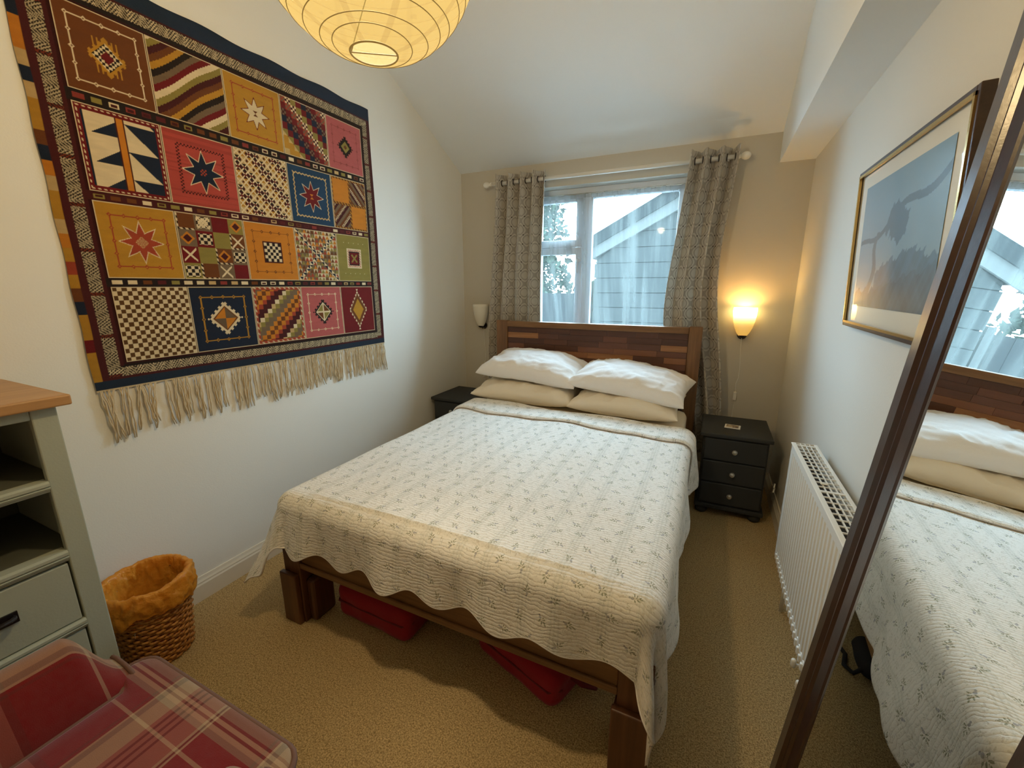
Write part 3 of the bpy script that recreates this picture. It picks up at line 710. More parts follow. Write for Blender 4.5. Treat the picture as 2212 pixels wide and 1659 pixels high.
pillow('flat cream pillow on the sheet, on the side of the lit wall lamp', (-.450, 2.745, .660), (.68, .48, .17), (R_(5), 0, R_(-2)), 'cream_cotton', 4.0)
pillow('plump white pillow on top, on the side of the unlit wall lamp', (-1.135, 2.795, .830), (.755, .43, .19), (R_(11), R_(3), R_(-2)), 'white_cotton', 8.0, .25)
pillow('plump white pillow on top, on the side of the lit wall lamp', (-.440, 2.770, .795), (.745, .45, .18), (R_(9), R_(5), R_(-5)), 'white_cotton', 13.0, .2)

# ------------------------------------------------------------------ bedside cabinets
def bedside(label, loc, rz):
    t = thing('bedside_cabinet', label, 'bedside cabinet', loc, rz, 'charcoal bedside cabinets')
    w, d = .385, .42
    MB().box((-w / 2 + .018, -d / 2 + .022, .06), (w / 2 - .018, d / 2, .512)).build('body', 'charcoal_paint', t, bevel=.003)
    MB().box((-w / 2, -d / 2, .512), (w / 2, d / 2, .536)).build('top', 'charcoal_paint', t, bevel=.006)
    MB().prism([(-w / 2 + .002, -d / 2 + .002), (w / 2 - .002, -d / 2 + .002), (w / 2 - .002, d / 2), (-w / 2 + .002, d / 2)], 'z', .045, .072).build('plinth', 'charcoal_paint', t, bevel=.008)
    for i in range(3):
        z0 = .082 + i * .1425
        dr = MB().box((-w / 2 + .026, -d / 2 + .008, z0), (w / 2 - .026, -d / 2 + .024, z0 + .136)).build('drawer', 'charcoal_paint', t, bevel=.006)
        kn = MB().lathe([(.006, 0), (.006, -.010), (.013, -.014), (.016, -.020), (.013, -.027), (.005, -.030), (.0005, -.0305)], (0, -d / 2 + .008, z0 + .07), 12, axis='y')
        kn.build('knob', 'knob_glass', dr)
    for sx in (-1, 1):
        for sy in (-1, 1):
            MB().lathe([(.022, 0), (.032, .006), (.036, .020), (.032, .036), (.022, .046)], (sx * (w / 2 - .045), sy * (d / 2 - .045), 0), 16).build('bun_foot', 'charcoal_paint', t, smooth=True)
    return t
bedside('charcoal bedside cabinet with three glass-knobbed drawers, under the lit wall lamp', (.202, 2.883, 0), 0.0)
bedside('charcoal bedside cabinet mostly hidden by the bed, under the unlit wall lamp', (-1.790, 2.880, 0), R_(0))
def coaster(label, c, rz, w=.088, d=.075):
    t = thing('coaster', label, 'coaster', c, rz, 'picture coasters')
    MB().box((-w / 2, -d / 2, 0), (w / 2, d / 2, .005)).build('cork_base', 'paper_white', t, bevel=.0015)
    MB().box((-w / 2 + .010, -d / 2 + .012, .005), (w / 2 - .010, d / 2 - .012, .0058)).build('picture_face', 'coaster_face', t)
coaster('small white-edged picture coaster on the cabinet by the lit lamp', (.186, 2.852, .5365), R_(-6)); coaster('small pale coaster on the cabinet by the unlit lamp', (-1.71, 2.955, .5365), R_(-8))

# ------------------------------------------------------------------ wall lamps
def wall_lamp(label, x, zb, lit):
    t = thing('wall_lamp', label, 'wall lamp', (x, YB, zb), group='bedside wall lamps')
    prof = [(.026, .0), (.040, .022), (.054, .055), (.064, .095), (.070, .135), (.072, .165), (.071, .185), (.068, .185), (.068, .165), (.066, .135), (.060, .095), (.050, .055), (.036, .024), (.022, .004)]
    sh = MB().lathe(prof, (0, -.062, 0), 32, sx=1.0, sy=.72, cap=False).build('glass_shade', 'lamp_glass_lit' if lit else 'lamp_glass', t, smooth=True)
    MB().lathe([(.006, -.016), (.018, -.010), (.0265, .001), (.022, .008)], (0, -.062, 0), 20, sx=1, sy=.8).build('holder', 'metal_dark', t, smooth=True)
    MB().box((-.012, -.060, -.012), (.012, -.002, .006)).lathe([(.03, 0), (.03, -.012)], (0, 0, .0), 20, axis='y').build('bracket', 'metal_dark', t)
    MB().lathe([(.012, .02), (.018, .07), (.016, .10), (.004, .115)], (0, -.062, 0), 14).build('bulb', 'bulb_lit' if lit else 'bulb_off', t, smooth=True)
    fx = -1 if x < -1 else 1
    pts = [(0, -.012, -.02), (.003, -.006, -.10), (.012, -.006, -.24), (.010, -.006, -.30), (.000, -.006, -.34), (.004, -.006, -.40)]
    MB().tube(pts, .0022, 6).build('flex', 'white_plastic', t)
    sw = MB().box((-.010, -.020, -.46), (.012, -.002, -.40)).build('inline_switch', 'white_plastic', t, bevel=.004)
    MB().tube([(.003, -.006, -.46), (.000, -.006, -.55), (-.002, -.006, -.62)], .0022, 6).build('flex', 'white_plastic', t)
    if lit:
        ld = bpy.data.lights.new('lamp_light', 'POINT'); ld.energy = WALL_BULB; ld.color = (1.0, 0.58, 0.18); ld.shadow_soft_size = .022
        lo = bpy.data.objects.new('lamp_light', ld); COL.objects.link(lo); lo.parent = t; lo.location = (0, -.062, .150)
wall_lamp('lit glass wall lamp glowing amber above the bedside cabinet', .200, 1.075, True)
wall_lamp('unlit cream glass wall lamp in the corner beside the curtain', -1.805, 1.065, False)

# ------------------------------------------------------------------ pendant paper globe
LC, LR = Vector((-.6954, .7975, 2.097)), .225
lamp = thing('pendant_lamp', 'lit yellow paper globe pendant lampshade hanging from the ceiling', 'pendant lamp', tuple(LC))
hz = .048
th = np.linspace(math.asin(hz / LR), PI - math.asin(hz / LR), 60); pr = [(LR * math.sin(a), -LR * math.cos(a)) for a in th]
MB().lathe(pr, (0, 0, 0), 72, cap=False).build('paper_globe', 'washi_paper', lamp, smooth=True)
for i in range(20):
    a = th[0] + (th[-1] - th[0]) * (i / 19); tilt = .04 * math.sin(i * 1.9)
    n = 60; pts = []
    for k in range(n + 1):
        t = 2 * PI * k / n; aa = a + (tilt * math.cos(t + i) if 0 < i < 19 else 0); rr = LR + .0006
        pts.append((rr * math.sin(aa) * math.cos(t), rr * math.sin(aa) * math.sin(t), -rr * math.cos(aa)))
    MB().tube(pts, .0010 if 0 < i < 19 else .0020, 5, cap=False).build('rib', 'washi_rib', lamp, smooth=True)
zt_ = -math.sqrt(LR ** 2 - hz ** 2)
MB().tube([(-hz * .8, -hz * .55, zt_), (0, -.01, zt_ + .10), (0, 0, .19)], .0014, 6).tube([(hz * .8, hz * .55, zt_), (-hz * .8, -hz * .55, zt_)], .0014, 6).build('wire_frame', 'washi_rib', lamp)
MB().lathe([(.0005, .044), (.022, .05), (.018, .07), (.013, .09), (.013, .14), (.0005, .141)], (0, 0, 0), 20, cap=False).build('bulb_holder', 'white_plastic', lamp, smooth=True)
MB().tube([(0, 0, .12), (0, 0, ZT - LC.z - .02)], .004, 8).build('cord', 'white_plastic', lamp)
MB().lathe([(.04, -.03), (.04, -.012), (.03, 0)], (0, 0, ZT - LC.z), 20).build('ceiling_rose', 'white_plastic', lamp)
ld = bpy.data.lights.new('pendant_light', 'POINT'); ld.energy = PENDANT_BULB; ld.color = (1.0, 0.79, 0.50); ld.shadow_soft_size = .045
lo = bpy.data.objects.new('pendant_light', ld); COL.objects.link(lo); lo.parent = lamp; lo.location = (0, 0, 0)

# ------------------------------------------------------------------ tapestry
def C_(*c): return np.array(rgb(*c))
CREAM, NAVY, MUST, RUST, CORAL, PINK, BROWN, DRED, OLIVE, ORANGE, TAUPE, BLACK, TAN, BLUE, WINE = (C_(232, 208, 164), C_(24, 36, 54), C_(190, 136, 40), C_(166, 66, 40), C_(182, 72, 58), C_(186, 92, 86), C_(112, 62, 24), C_(112, 20, 22), C_(146, 130, 62), C_(206, 126, 34), C_(120, 98, 72), C_(36, 26, 22), C_(206, 170, 112), C_(34, 66, 92), C_(72, 22, 22))
def blank(A, c): return np.ones(A.shape + (3,)) * c
def paint(I, m, c): I[m] = c
def star(x, y, R, r, rot=PI / 8):
    t = np.arctan2(y, x) + rot; k = PI / 4; tt = np.abs((t % k) - k / 2) / (k / 2)      # 0 at a tip ... 1 at a notch
    rho = np.hypot(x, y); return rho < 1 / ((1 - tt) / R + tt / r)
def frame_line(I, x, y, m, c, n=4, dots=True, w=.008, dc=None):
    d = np.minimum(np.minimum(x, 1 - x), np.minimum(y, 1 - y)); paint(I, np.abs(d - m) < w, c)
    if dots:
        for k in range(n + 1):
            p = m + (1 - 2 * m) * k / n
            for (a, b) in ((p, m), (p, 1 - m), (m, p), (1 - m, p)):
                paint(I, np.abs(x - a) + np.abs(y - b) < .030, c); paint(I, np.abs(x - a) + np.abs(y - b) < .012, dc if dc is not None else I[0, 0] * 1.0)
def diamond(x, y, rx, ry): return np.abs(x) / rx + np.abs(y) / ry < 1
def toothed(x, y, r, teeth, depth):
    d = np.abs(x) + np.abs(y); t = np.abs(x) - np.abs(y)
    return d < r + depth * ((np.floor(t * teeth / r) % 2) == 0)
def hashy(i, j, s=0): return np.modf(np.abs(np.sin(i * 12.9898 + j * 78.233 + s * 3.7) * 43758.5453))[0]
def patch(k, x, y):
    X, Y = x - .5, y - .5
    if k == 'brown':
        I = blank(x, BROWN); frame_line(I, x, y, .13, CREAM, 4)
        for j in np.linspace(-.13, .13, 6): paint(I, (np.abs(X - j) < .010) & (np.abs(Y) < .21), MUST)
        paint(I, toothed(X, Y, .21, 3.5, .03), MUST); m = diamond(X, Y, .17, .17); paint(I, m, BLACK); paint(I, m & (((np.floor(X * 30) + np.floor(Y * 30)) % 2) == 0), CREAM); paint(I, diamond(X, Y, .08, .08), DRED)
    elif k == 'waves':
        s = y * 1.25 - x * 1.05 + .022 * np.sin(x * 8) + .030 * np.abs(((x * 24) % 1) - .5) + 2; cyc = [MUST, BLACK, TAUPE, DRED, CREAM, OLIVE, WINE, BROWN]
        I = np.array(cyc)[(np.floor(-s * 8.5) % 8).astype(int)]
    elif k == 'must_star':
        I = blank(x, MUST); frame_line(I, x, y, .14, RUST, 4); paint(I, star(X, Y, .27, .135), DRED); paint(I, star(X, Y, .24, .118), CREAM); paint(I, (np.abs(X) < np.abs(Y)) & (np.abs(Y) < .04), BROWN)
    elif k == 'diagcheck':
        I = blank(x, TAUPE); i, j = np.floor(x * 9), np.floor(y * 9); d = ((i + j) % 7).astype(int)
        I = np.array([DRED, TAUPE, CREAM, OLIVE, DRED, NAVY, TAUPE])[d]
        f = ((np.floor(x * 27) + np.floor(y * 27)) % 2) == 0; paint(I, f & ((d == 2) | (d == 6)), WINE); paint(I, f & (d == 1), RUST); m = (x + y * 1.0) < .42; paint(I, m, MUST); paint(I, m & (((i + j) % 3) == 0), TAN)
    elif k == 'pink_diamond':
        I = blank(x, PINK); frame_line(I, x, y, .15, C_(140, 60, 58), 4, w=.006); paint(I, toothed(X, Y, .20, 4, .035), BLACK); paint(I, diamond(X, Y, .12, .12), OLIVE); paint(I, diamond(X, Y, .05, .05), BROWN)
    elif k == 'triangles':
        I = blank(x, NAVY); L = (x > .1) & (x < .44); t = (y * 3) % 1; paint(I, L & (t > (.44 - x) / .34 * -.0 + (x - .1) / .34 * .62), CREAM); paint(I, L & (t < .08), CREAM)
        Rr = (x > .54) & (x < .92); u_ = ((y * 3 + .35) % 1); paint(I, Rr & (u_ < 1 - (x - .54) / .38), CREAM)
        paint(I, np.abs(X + .01) < .055, WINE); paint(I, np.abs(X + .01) < .038, ORANGE); d = np.minimum(np.minimum(x, 1 - x), np.minimum(y, 1 - y)); paint(I, d < .07, DRED); paint(I, (np.abs(d - .035) < .008) & ((np.floor((x + y) * 30) % 2) == 0), CREAM)
    elif k == 'coral_star':
        I = blank(x, CORAL); I *= (1 - .18 * (np.floor(y * 26 + hashy(np.floor(y * 26), 0) * 3) % 3 == 0))[..., None]; d = np.minimum(np.minimum(x, 1 - x), np.minimum(y, 1 - y)); paint(I, (np.abs(d - .18) < .022) & (((np.floor(x * 44) + np.floor(y * 44)) % 2) == 0), WINE)
        paint(I, star(X, Y, .31, .15), CREAM); paint(I, star(X, Y, .28, .135), NAVY); paint(I, (np.abs(X) < .045) & (np.abs(Y) < .045) & (((np.floor(x * 40) + np.floor(y * 40)) % 2) == 0), RUST)
    elif k == 'crosses':
        i, j = np.floor(x * 9), np.floor(y * 9); lx, ly = (x * 9) % 1 - .5, (y * 9) % 1 - .5; d = ((i + j) % 4).astype(int); I = np.array([TAN, MUST, WINE, BLACK])[d]
        cr = (np.abs(np.abs(lx) - np.abs(ly)) < .13); paint(I, cr, CREAM); paint(I, diamond(lx, ly, .22, .22) & (d > 1), DRED); e = (np.abs(lx) > .36) & (np.abs(ly) < .16); paint(I, e, WINE)
    elif k == 'blue_star':
        I = blank(x, BLUE); d = np.minimum(np.minimum(x, 1 - x), np.minimum(y, 1 - y)); al = np.where(np.minimum(x, 1 - x) < np.minimum(y, 1 - y), y, x)
        paint(I, np.abs(d - .13 - .022 * (2 * np.abs((al * 13) % 1 - .5) - .5)) < .012, TAN); paint(I, star(X, Y, .29, .14), CREAM); paint(I, star(X, Y, .26, .125), DRED); paint(I, (np.abs(X) < np.abs(Y)) & (np.abs(Y) < .045), ORANGE)
    elif k == 'quarters':
        I = blank(x, ORANGE); q = ((x > .5) == (y > .5)); s = np.floor((x * np.where(y > .5, 1, -1) + y) * 13) % 4; D = np.array([WINE, CREAM, BROWN, TAUPE])[s.astype(int)]; I[q] = D[q]; f = (((np.floor(x * 44) + np.floor(y * 44)) % 2) == 0) & (s == 1) & q; paint(I, f, WINE)
        g = (np.abs(X) < .025) | (np.abs(Y) < .025) | (np.minimum(np.minimum(x, 1 - x), np.minimum(y, 1 - y)) < .04); paint(I, g, BROWN); paint(I, g & (np.floor((x + y) * 36) % 3 == 0), MUST)
    elif k == 'must_rust':
        I = blank(x, MUST * .98); frame_line(I, x, y, .16, RUST, 4); paint(I, star(X, Y, .30, .145), CREAM); paint(I, star(X, Y, .27, .13), RUST); paint(I, (np.abs(X) + np.abs(Y) < .09) & (((np.floor(X * 50 + Y * 50) + np.floor(X * 50 - Y * 50)) % 2) == 0), TAN)
    elif k == 'steps':
        i, j = np.floor(x * 4), np.floor(y * 4); d = (i - j + 8) % 4; I = np.array([OLIVE, BROWN, TAUPE, DRED])[d.astype(int)]; lx, ly = (x * 4) % 1 - .5, (y * 4) % 1 - .5
        ck = (((np.floor(x * 20) + np.floor(y * 20)) % 2) == 0); a = ((i + 2 * j) % 5 == 0) | ((i == 1) & (j == 3)); c4 = a & (np.abs(lx) < .4) & (np.abs(ly) < .35); paint(I, c4, CREAM); paint(I, c4 & ck, BLACK)
        b = ((i + 2 * j) % 5 == 2); paint(I, b & (np.abs(np.abs(lx) - np.abs(ly)) < .07) & (np.abs(lx) < .36), CREAM); b2 = ((i + 2 * j) % 5 == 4); paint(I, b2 & diamond(lx, ly, .4, .4), ORANGE); paint(I, b2 & diamond(lx, ly, .25, .25), WINE)
        st = (np.abs(np.minimum(np.abs(lx), np.abs(ly)) ) > .46) & False; g = (((x * 4) % 1 < .10) & (d == 1)) | (((y * 4) % 1 < .10) & (d == 1)); paint(I, g, CREAM); paint(I, g & (np.floor((x + y) * 26) % 2 == 0), BLACK)
    elif k == 'orange_check':
        I = blank(x, ORANGE); frame_line(I, x, y, .15, BROWN, 4, w=.006); m = (np.abs(X) < .19) & (np.abs(Y) < .19); paint(I, m, WINE); m = (np.abs(X) < .165) & (np.abs(Y) < .165); paint(I, m, CREAM); paint(I, m & (((np.floor((X + .165) / .055) + np.floor((Y + .165) / .055)) % 2) == 0), BLACK)
    elif k == 'tri_x':
        i, j = np.floor(x * 11), np.floor(y * 13); lx, ly = (x * 11) % 1, (y * 13) % 1; c0 = np.array([RUST, BROWN, ORANGE, OLIVE])[((i * 3 + j * 2 + (hashy(i, j) * 2).astype(int)) % 4).astype(int)]; I = c0 * 1.0; paint(I, ly > 1 - np.abs(lx - .5) * 2, CREAM * .85); paint(I, (ly > 1 - np.abs(lx - .5) * 2) & (hashy(i, j, 2) > .45), TAUPE)
        m = np.abs(np.abs(X) - np.abs(Y)) < .045; paint(I, m, CREAM); paint(I, m & (lx + ly > 1), NAVY)
    elif k == 'olive_sq':
        I = blank(x, OLIVE); m = np.maximum(np.abs(X), np.abs(Y) * 1.05); paint(I, m < .22, CREAM); paint(I, (m < .20) & (np.floor((x + y) * 36) % 2 == 0), PINK); paint(I, m < .16, BLACK); paint(I, m < .13, DRED); paint(I, (np.abs(np.abs(X) - np.abs(Y)) < .03) & (m < .09), OLIVE)
        for k_ in range(5): paint(I, (np.abs(x - .2 - .15 * k_) < .008) & (np.abs(np.abs(Y) - .33) < .008), CREAM)
    elif k == 'checker':
        I = blank(x, CREAM * .96); paint(I, ((np.floor(x * 16) + np.floor(y * 17)) % 2) == 0, C_(92, 60, 26))
    elif k == 'navy_diamond':
        I = blank(x, NAVY); frame_line(I, x, y, .16, MUST * .9, 4); paint(I, toothed(X, Y, .245, 4, .04), CREAM); paint(I, diamond(X, Y, .20, .20), BROWN); m = diamond(X, Y, .175, .175); paint(I, m, np.array(ORANGE)); paint(I, m & (X * Y > 0), TAUPE * .8)
    elif k == 'diagsteps':
        i, j = np.floor(x * 12), np.floor(y * 13); s = (j - i + 40).astype(int); I = np.array([ORANGE, TAUPE, TAUPE, OLIVE, CREAM, WINE, WINE, RUST, ORANGE, BROWN])[s % 10]; d = np.minimum(np.minimum(x, 1 - x), np.minimum(y, 1 - y)); paint(I, (s % 10 == 4) & ((i % 2) == 0), TAN); paint(I, d < .055, RUST); paint(I, (d < .04) & (np.floor((x + y) * 30) % 3 == 0), CREAM * .8)
    elif k == 'pink_sq':
        I = blank(x, PINK); frame_line(I, x, y, .15, CREAM, 4, w=.006); paint(I, toothed(X, Y, .23, 4, .04), BLACK); m = diamond(X, Y, .19, .19); paint(I, m, CREAM); m = diamond(X, Y, .17, .17) & (np.abs(X) > .012) & (np.abs(Y) > .012); paint(I, m, OLIVE); paint(I, m & (X * Y > 0), BROWN)
    else:
        I = blank(x, DRED); Y2 = Y * .72; paint(I, toothed(X, Y2, .255, 5, .035), CREAM); paint(I, diamond(X, Y2, .25, .25), BROWN); paint(I, diamond(X, Y2, .17, .17), MUST)
        for s in (-1, 1): paint(I, (np.abs(X) < np.abs(Y - s * .40) * .8) & (np.abs(Y - s * .40) < .045), CREAM)
    d = np.minimum(np.minimum(x, 1 - x), np.minimum(y, 1 - y)); paint(I, d < .014, CREAM * .9)
    return I
TY = [.795, 1.047, 1.323, 1.590, 1.862, 2.118]; TZ = [(2.045, 2.308), (1.728, 2.007), (1.432, 1.697), (1.122, 1.400)]
TX, TY0, TY1, TZ0, TZ1 = XL + .008, .690, 2.200, 1.025, 2.437
tap = thing('tapestry', 'woven patchwork wall hanging of geometric wool squares with a cream fringe', 'tapestry', (XL, (TY0 + TY1) / 2, TZ0))
TL = np.array(tap.location)
def sag(y, z): return .0035 * np.sin(y * 7 + z * 3) * .5 + .003 * np.sin(z * 9 - y * 4) * .5
def cloth_grid(y0, y1, z0, z1, res, proud, colfn, name, label=None, parent=tap, wave=False):
    ny, nz_ = int((y1 - y0) / res) + 2, int((z1 - z0) / res) + 2; Y, Z = np.meshgrid(np.linspace(y0, y1, ny), np.linspace(z0, z1, nz_))
    I = colfn(Y, Z); yy, zz = Y.copy(), Z.copy()
    if wave:
        e = np.minimum(Y - y0, y1 - Y); zz = zz + .004 * np.sin(Y * 21) * np.clip((Z - z1 + .06) / .06, 0, 1); yy = yy + .0018 * np.sin(Z * 26) * np.clip((y0 + .05 - Y) / .05, 0, 1)
    P = np.stack([TX + proud + sag(Y, Z), yy, zz], -1).reshape(-1, 3) - TL
    o = link(name, npmesh(name, P, gridfaces(nz_, ny), cols=I.reshape(-1, 3), smooth=True), 'woven_wool', parent)
    if label: o['label'] = label
    return o
def base_cols(Y, Z):
    I = blank(Y, WINE * .55)
    # dividing bands with small dashes
    for (za, zb_, bc) in ((2.007, 2.045, BLACK), (1.697, 1.728, WINE), (1.400, 1.432, BLACK)):
        m = (Z > za) & (Z < zb_); paint(I, m, bc); f = (Y - .795) / .0475; i = np.floor(f); u_ = f % 1; q = (Z - za) / (zb_ - za); dash = m & (u_ > .2) & (u_ < .82) & (q > .28) & (q < .72)
        pal = np.array([CREAM, WINE * 1.6, OLIVE, CREAM, CORAL * .6, TAN, BROWN]); cc = pal[(hashy(i, za * 10) * 7).astype(int)]; I[dash] = cc[dash]
        inn = m & (u_ > .30) & (u_ < .72) & (q > .40) & (q < .60) & (hashy(i, za * 10, 5) > .5); paint(I, inn, WINE)
    # broad border of crossed flecks
    d = np.minimum(np.minimum(Y - TY0, TY1 - Y), np.minimum(Z - TZ0, TZ1 - Z)); outer = (Y < .787) | (Y > 2.126) | (Z < 1.115) | (Z > 2.316)
    paint(I, outer, BLACK * .8)
    a = np.floor((Y + Z) / .0068) % 2; b = np.floor((Y - Z) / .0068) % 2
    along = np.where((Y < .787) | (Y > 2.126), Z, Y)
    side = (((Y > .737) & (Y < .774)) | ((Y > 2.138) & (Y < 2.176))) & (Z > 1.07) & (Z < 2.37); tb = (((Z > 1.072) & (Z < 1.106)) | ((Z > 2.330) & (Z < 2.368))) & (Y > .737) & (Y < 2.176)
    tr_ = np.where((Y < .787) | (Y > 2.126), Y, Z)
    zg = np.abs(((along / .062) % 1) - .5) * .062                      # lozenge rhythm along the border
    fine = ((((along + tr_ * .75) / .0098) % 1 < .42) & (np.floor(along / .031 + .5) % 2 == 0)) | ((((along - tr_ * .75) / .0098) % 1 < .42) & (np.floor(along / .031 + .5) % 2 == 1)) | ((((along + tr_ * 1.4) / .0147) % 1) < .22)
    m = (side | tb) & fine; paint(I, m, CREAM * .62); m2 = tb & (np.floor(along / .018) % 2 == 0) & fine; paint(I, m2, CREAM * .85); m3 = (side | tb) & (np.floor(along / .05) % 3 == 0) & (np.abs((along / .05) % 1 - .5) < .12); paint(I, m3 & fine & side, RUST * .5)
    edge = (((Y > .716) & (Y < .737)) | ((Y > 2.176) & (Y < 2.190))) | ((Z > 1.062) & (Z < 1.072)) | ((Z > 2.368) & (Z < 2.376)) | ((Y > .774) & (Y < .787) & (Z > 1.11) & (Z < 2.32)); paint(I, edge, WINE)
    # striped selvedge on the long edge, plain navy top and bottom
    pal = np.array([MUST, WINE, TAN, NAVY, RUST, ORANGE, BROWN, MUST, DRED]) * .85; k = pal[(hashy(np.floor(Z / .045), 3) * 9).astype(int)]; s = Y < .716; I[s] = k[s]; paint(I, Y > 2.190, WINE)
    paint(I, (Z < 1.062) | (Z > 2.376), C_(28, 44, 60)); paint(I, Z < 1.030, CREAM * .8)
    return I
cloth_grid(TY0, TY1, TZ0, TZ1, .0024, 0, base_cols, 'border_cloth', 'dark flecked border', wave=True)
KINDS = [['brown', 'waves', 'must_star', 'diagcheck', 'pink_diamond'], ['triangles', 'coral_star', 'crosses', 'blue_star', 'quarters'], ['must_rust', 'steps', 'orange_check', 'tri_x', 'olive_sq'], ['checker', 'navy_diamond', 'diagsteps', 'pink_sq', 'red_diamond']]
PL = dict(brown='brown square with an amber toothed medallion', waves='square of red, cream and gold diagonal waves', must_star='mustard square with a cream star', diagcheck='square of diagonal small checks', pink_diamond='pink square with a dark diamond', triangles='navy and cream triangle square', coral_star='coral square with a navy star', crosses='square of cream crosses', blue_star='blue square with a red star', quarters='gold quarters with striped corners', must_rust='mustard square with a rust star', steps='stepped patchwork square', orange_check='orange square with a check block', tri_x='square of small triangles crossed by an X', olive_sq='olive square with a small framed square', checker='brown and cream checker square', navy_diamond='navy square with a white-edged diamond', diagsteps='square of diagonal stepped checks', pink_sq='pink square with a framed diamond', red_diamond='dark red square with a gold diamond')
for r in range(4):
    for cidx in range(5):
        y0, y1, z0, z1 = TY[cidx] + .001, TY[cidx + 1] - .001, TZ[r][0], TZ[r][1]; kd = KINDS[r][cidx]
        def fn(Y, Z, y0=y0, y1=y1, z0=z0, z1=z1, kd=kd):
            x = (Y - y0) / (y1 - y0); y = (Z - z0) / (z1 - z0); wob = .006 * np.sin(y * 40) ; return patch(kd, np.clip(x, 0, 1), np.clip(y, 0, 1))
        cloth_grid(y0, y1, z0, z1, .0021, .0022, fn, 'woven_square', PL[kd])
def tassel_mesh(i):
    rr = random.Random(100 + i); m = MB(); L = rr.uniform(.155, .200); lean = rr.uniform(-.018, .018)
    for s in range(3):
        ph = rr.uniform(0, 6); o = (s - 1) * .0042; sp = rr.uniform(-.008, .008)
        pts = [(.003 * math.sin(q * 9 + ph) + .003, o * (1 + q) + lean * q * q + sp * q + .0025 * math.sin(q * 14 + ph), -L * q) for q in np.linspace(0, 1, 8)]
        m.tube(pts, [.0016, .0024, .0026, .0026, .0026, .0027, .0030, .0018], 5)
    o = m.build('tassel', 'fringe_wool', smooth=True); me = o.data; bpy.data.objects.remove(o); return me
tms = [tassel_mesh(i) for i in range(9)]
y = TY0 + .012; gap = 0
while y < TY1 - .006:
    o = link('tassel', random.choice(tms), None, tap, loc=(TX + .004 - XL, y - TL[1], 1.028 - TZ0)); o.rotation_euler = (random.uniform(-.09, .09), 0, 0); o.scale = (1, 1, (1.0 if y < 1.6 else .90) * random.uniform(.95, 1.06))
    left = 1 - (y - TY0) / (TY1 - TY0); y += random.uniform(.012, .019) + (random.random() < .22 + .25 * left) * random.uniform(.008, .020 + .012 * left)

# ------------------------------------------------------------------ picture on the right wall
pic = thing('framed_picture', 'framed misty blue landscape print in a thin gold and brown frame on the right wall', 'picture', (XR, 1.590, 1.258)); PW, PH = .765, .525
pic.rotation_euler = (0, R_(-2.6), 0)
def pbox(y0, y1, z0, z1, x0, x1, nm, m, bevel=0): return MB().box((x0, y0, z0), (x1, y1, z1)).build(nm, m, pic, bevel=bevel)
h2 = PW / 2; D0, D1 = -.026, -.002
for (y0, y1, z0, z1, nm) in ((-h2, -h2 + .016, 0, PH, 'frame_side'), (h2 - .016, h2, 0, PH, 'frame_side'), (-h2 + .016, h2 - .016, 0, .016, 'frame_rail'), (-h2 + .016, h2 - .016, PH - .016, PH, 'frame_rail')):
    pbox(y0, y1, z0, z1, D0, D1, nm, 'picture_wood', .002)
g = .016
for (y0, y1, z0, z1) in ((-h2 + .012, -h2 + .020, .012, PH - .012), (h2 - .020, h2 - .012, .012, PH - .012), (-h2 + .012, h2 - .012, .012, .020), (-h2 + .012, h2 - .012, PH - .020, PH - .012)):
    pbox(y0, y1, z0, z1, D0 - .003, D0 + .004, 'gilt_edge', 'gold')
pbox(-h2 + .014, h2 - .014, .014, PH - .014, D0 + .008, D1, 'mount_board', 'mat_board')
def print_cols(Y, Z):
    s = (Y + h2) / PW; s = 1 - s; t = Z / PH                     # s runs left to right as seen from the bed
    I = np.ones(Y.shape + (3,)) * C_(132, 160, 176); top = C_(104, 140, 164); I = I * (1 - t[..., None] * .6) + top * (t[..., None] * .6)
    def N(a, b, o): return np.sin(Y * a + o) * np.sin(Z * b + o * 1.7) + .5 * np.sin(Y * a * 2.3 + Z * b * 1.9 + o)
    n = N(40, 33, 1) * .5 + N(95, 80, 2) * .35 + N(190, 160, 3.) * .2
    hill = t < .46 - .30 * np.abs(s - .68) - .16 * (s < .35) + .03 * n; I[hill] = (C_(70, 98, 118) * (1 + .25 * n[..., None]))[hill]
    rock = t < .24 + .22 * np.clip(s - .30, 0, 1) + .03 * n; I[rock] = (C_(56, 80, 98) * (1 + .35 * np.sign(n)[..., None] * np.abs(n)[..., None]))[rock]
    br = np.abs(t - (.50 + .34 * (s - .1) + .03 * np.sin(s * 14))) < .012 + .012 * s; I[br & (s > .12)] = C_(66, 88, 104)
    tr = np.abs(s - .30 - .12 * (t - .3) - .02 * np.sin(t * 22)) < .030 * (1.1 - t); I[tr & (t < .58)] = C_(78, 96, 108)
    cl = ((s - .52) / .10) ** 2 + ((t - .60) / .10) ** 2 < 1 + n * .6; I[cl] = C_(74, 96, 112); return np.clip(I, 0, 1)
y0, y1, z0, z1 = -h2 + .085, h2 - .085, .075, PH - .065
ny, nzz = 220, 150; Yg, Zg = np.meshgrid(np.linspace(y0, y1, ny), np.linspace(z0, z1, nzz)); Pp = np.stack([np.full(Yg.shape, D0 + .0068), Yg, Zg], -1).reshape(-1, 3)
link('print', npmesh('print', Pp, gridfaces(nzz, ny)[:, ::-1], cols=print_cols(Yg, Zg).reshape(-1, 3)), 'glazed_print', pic)

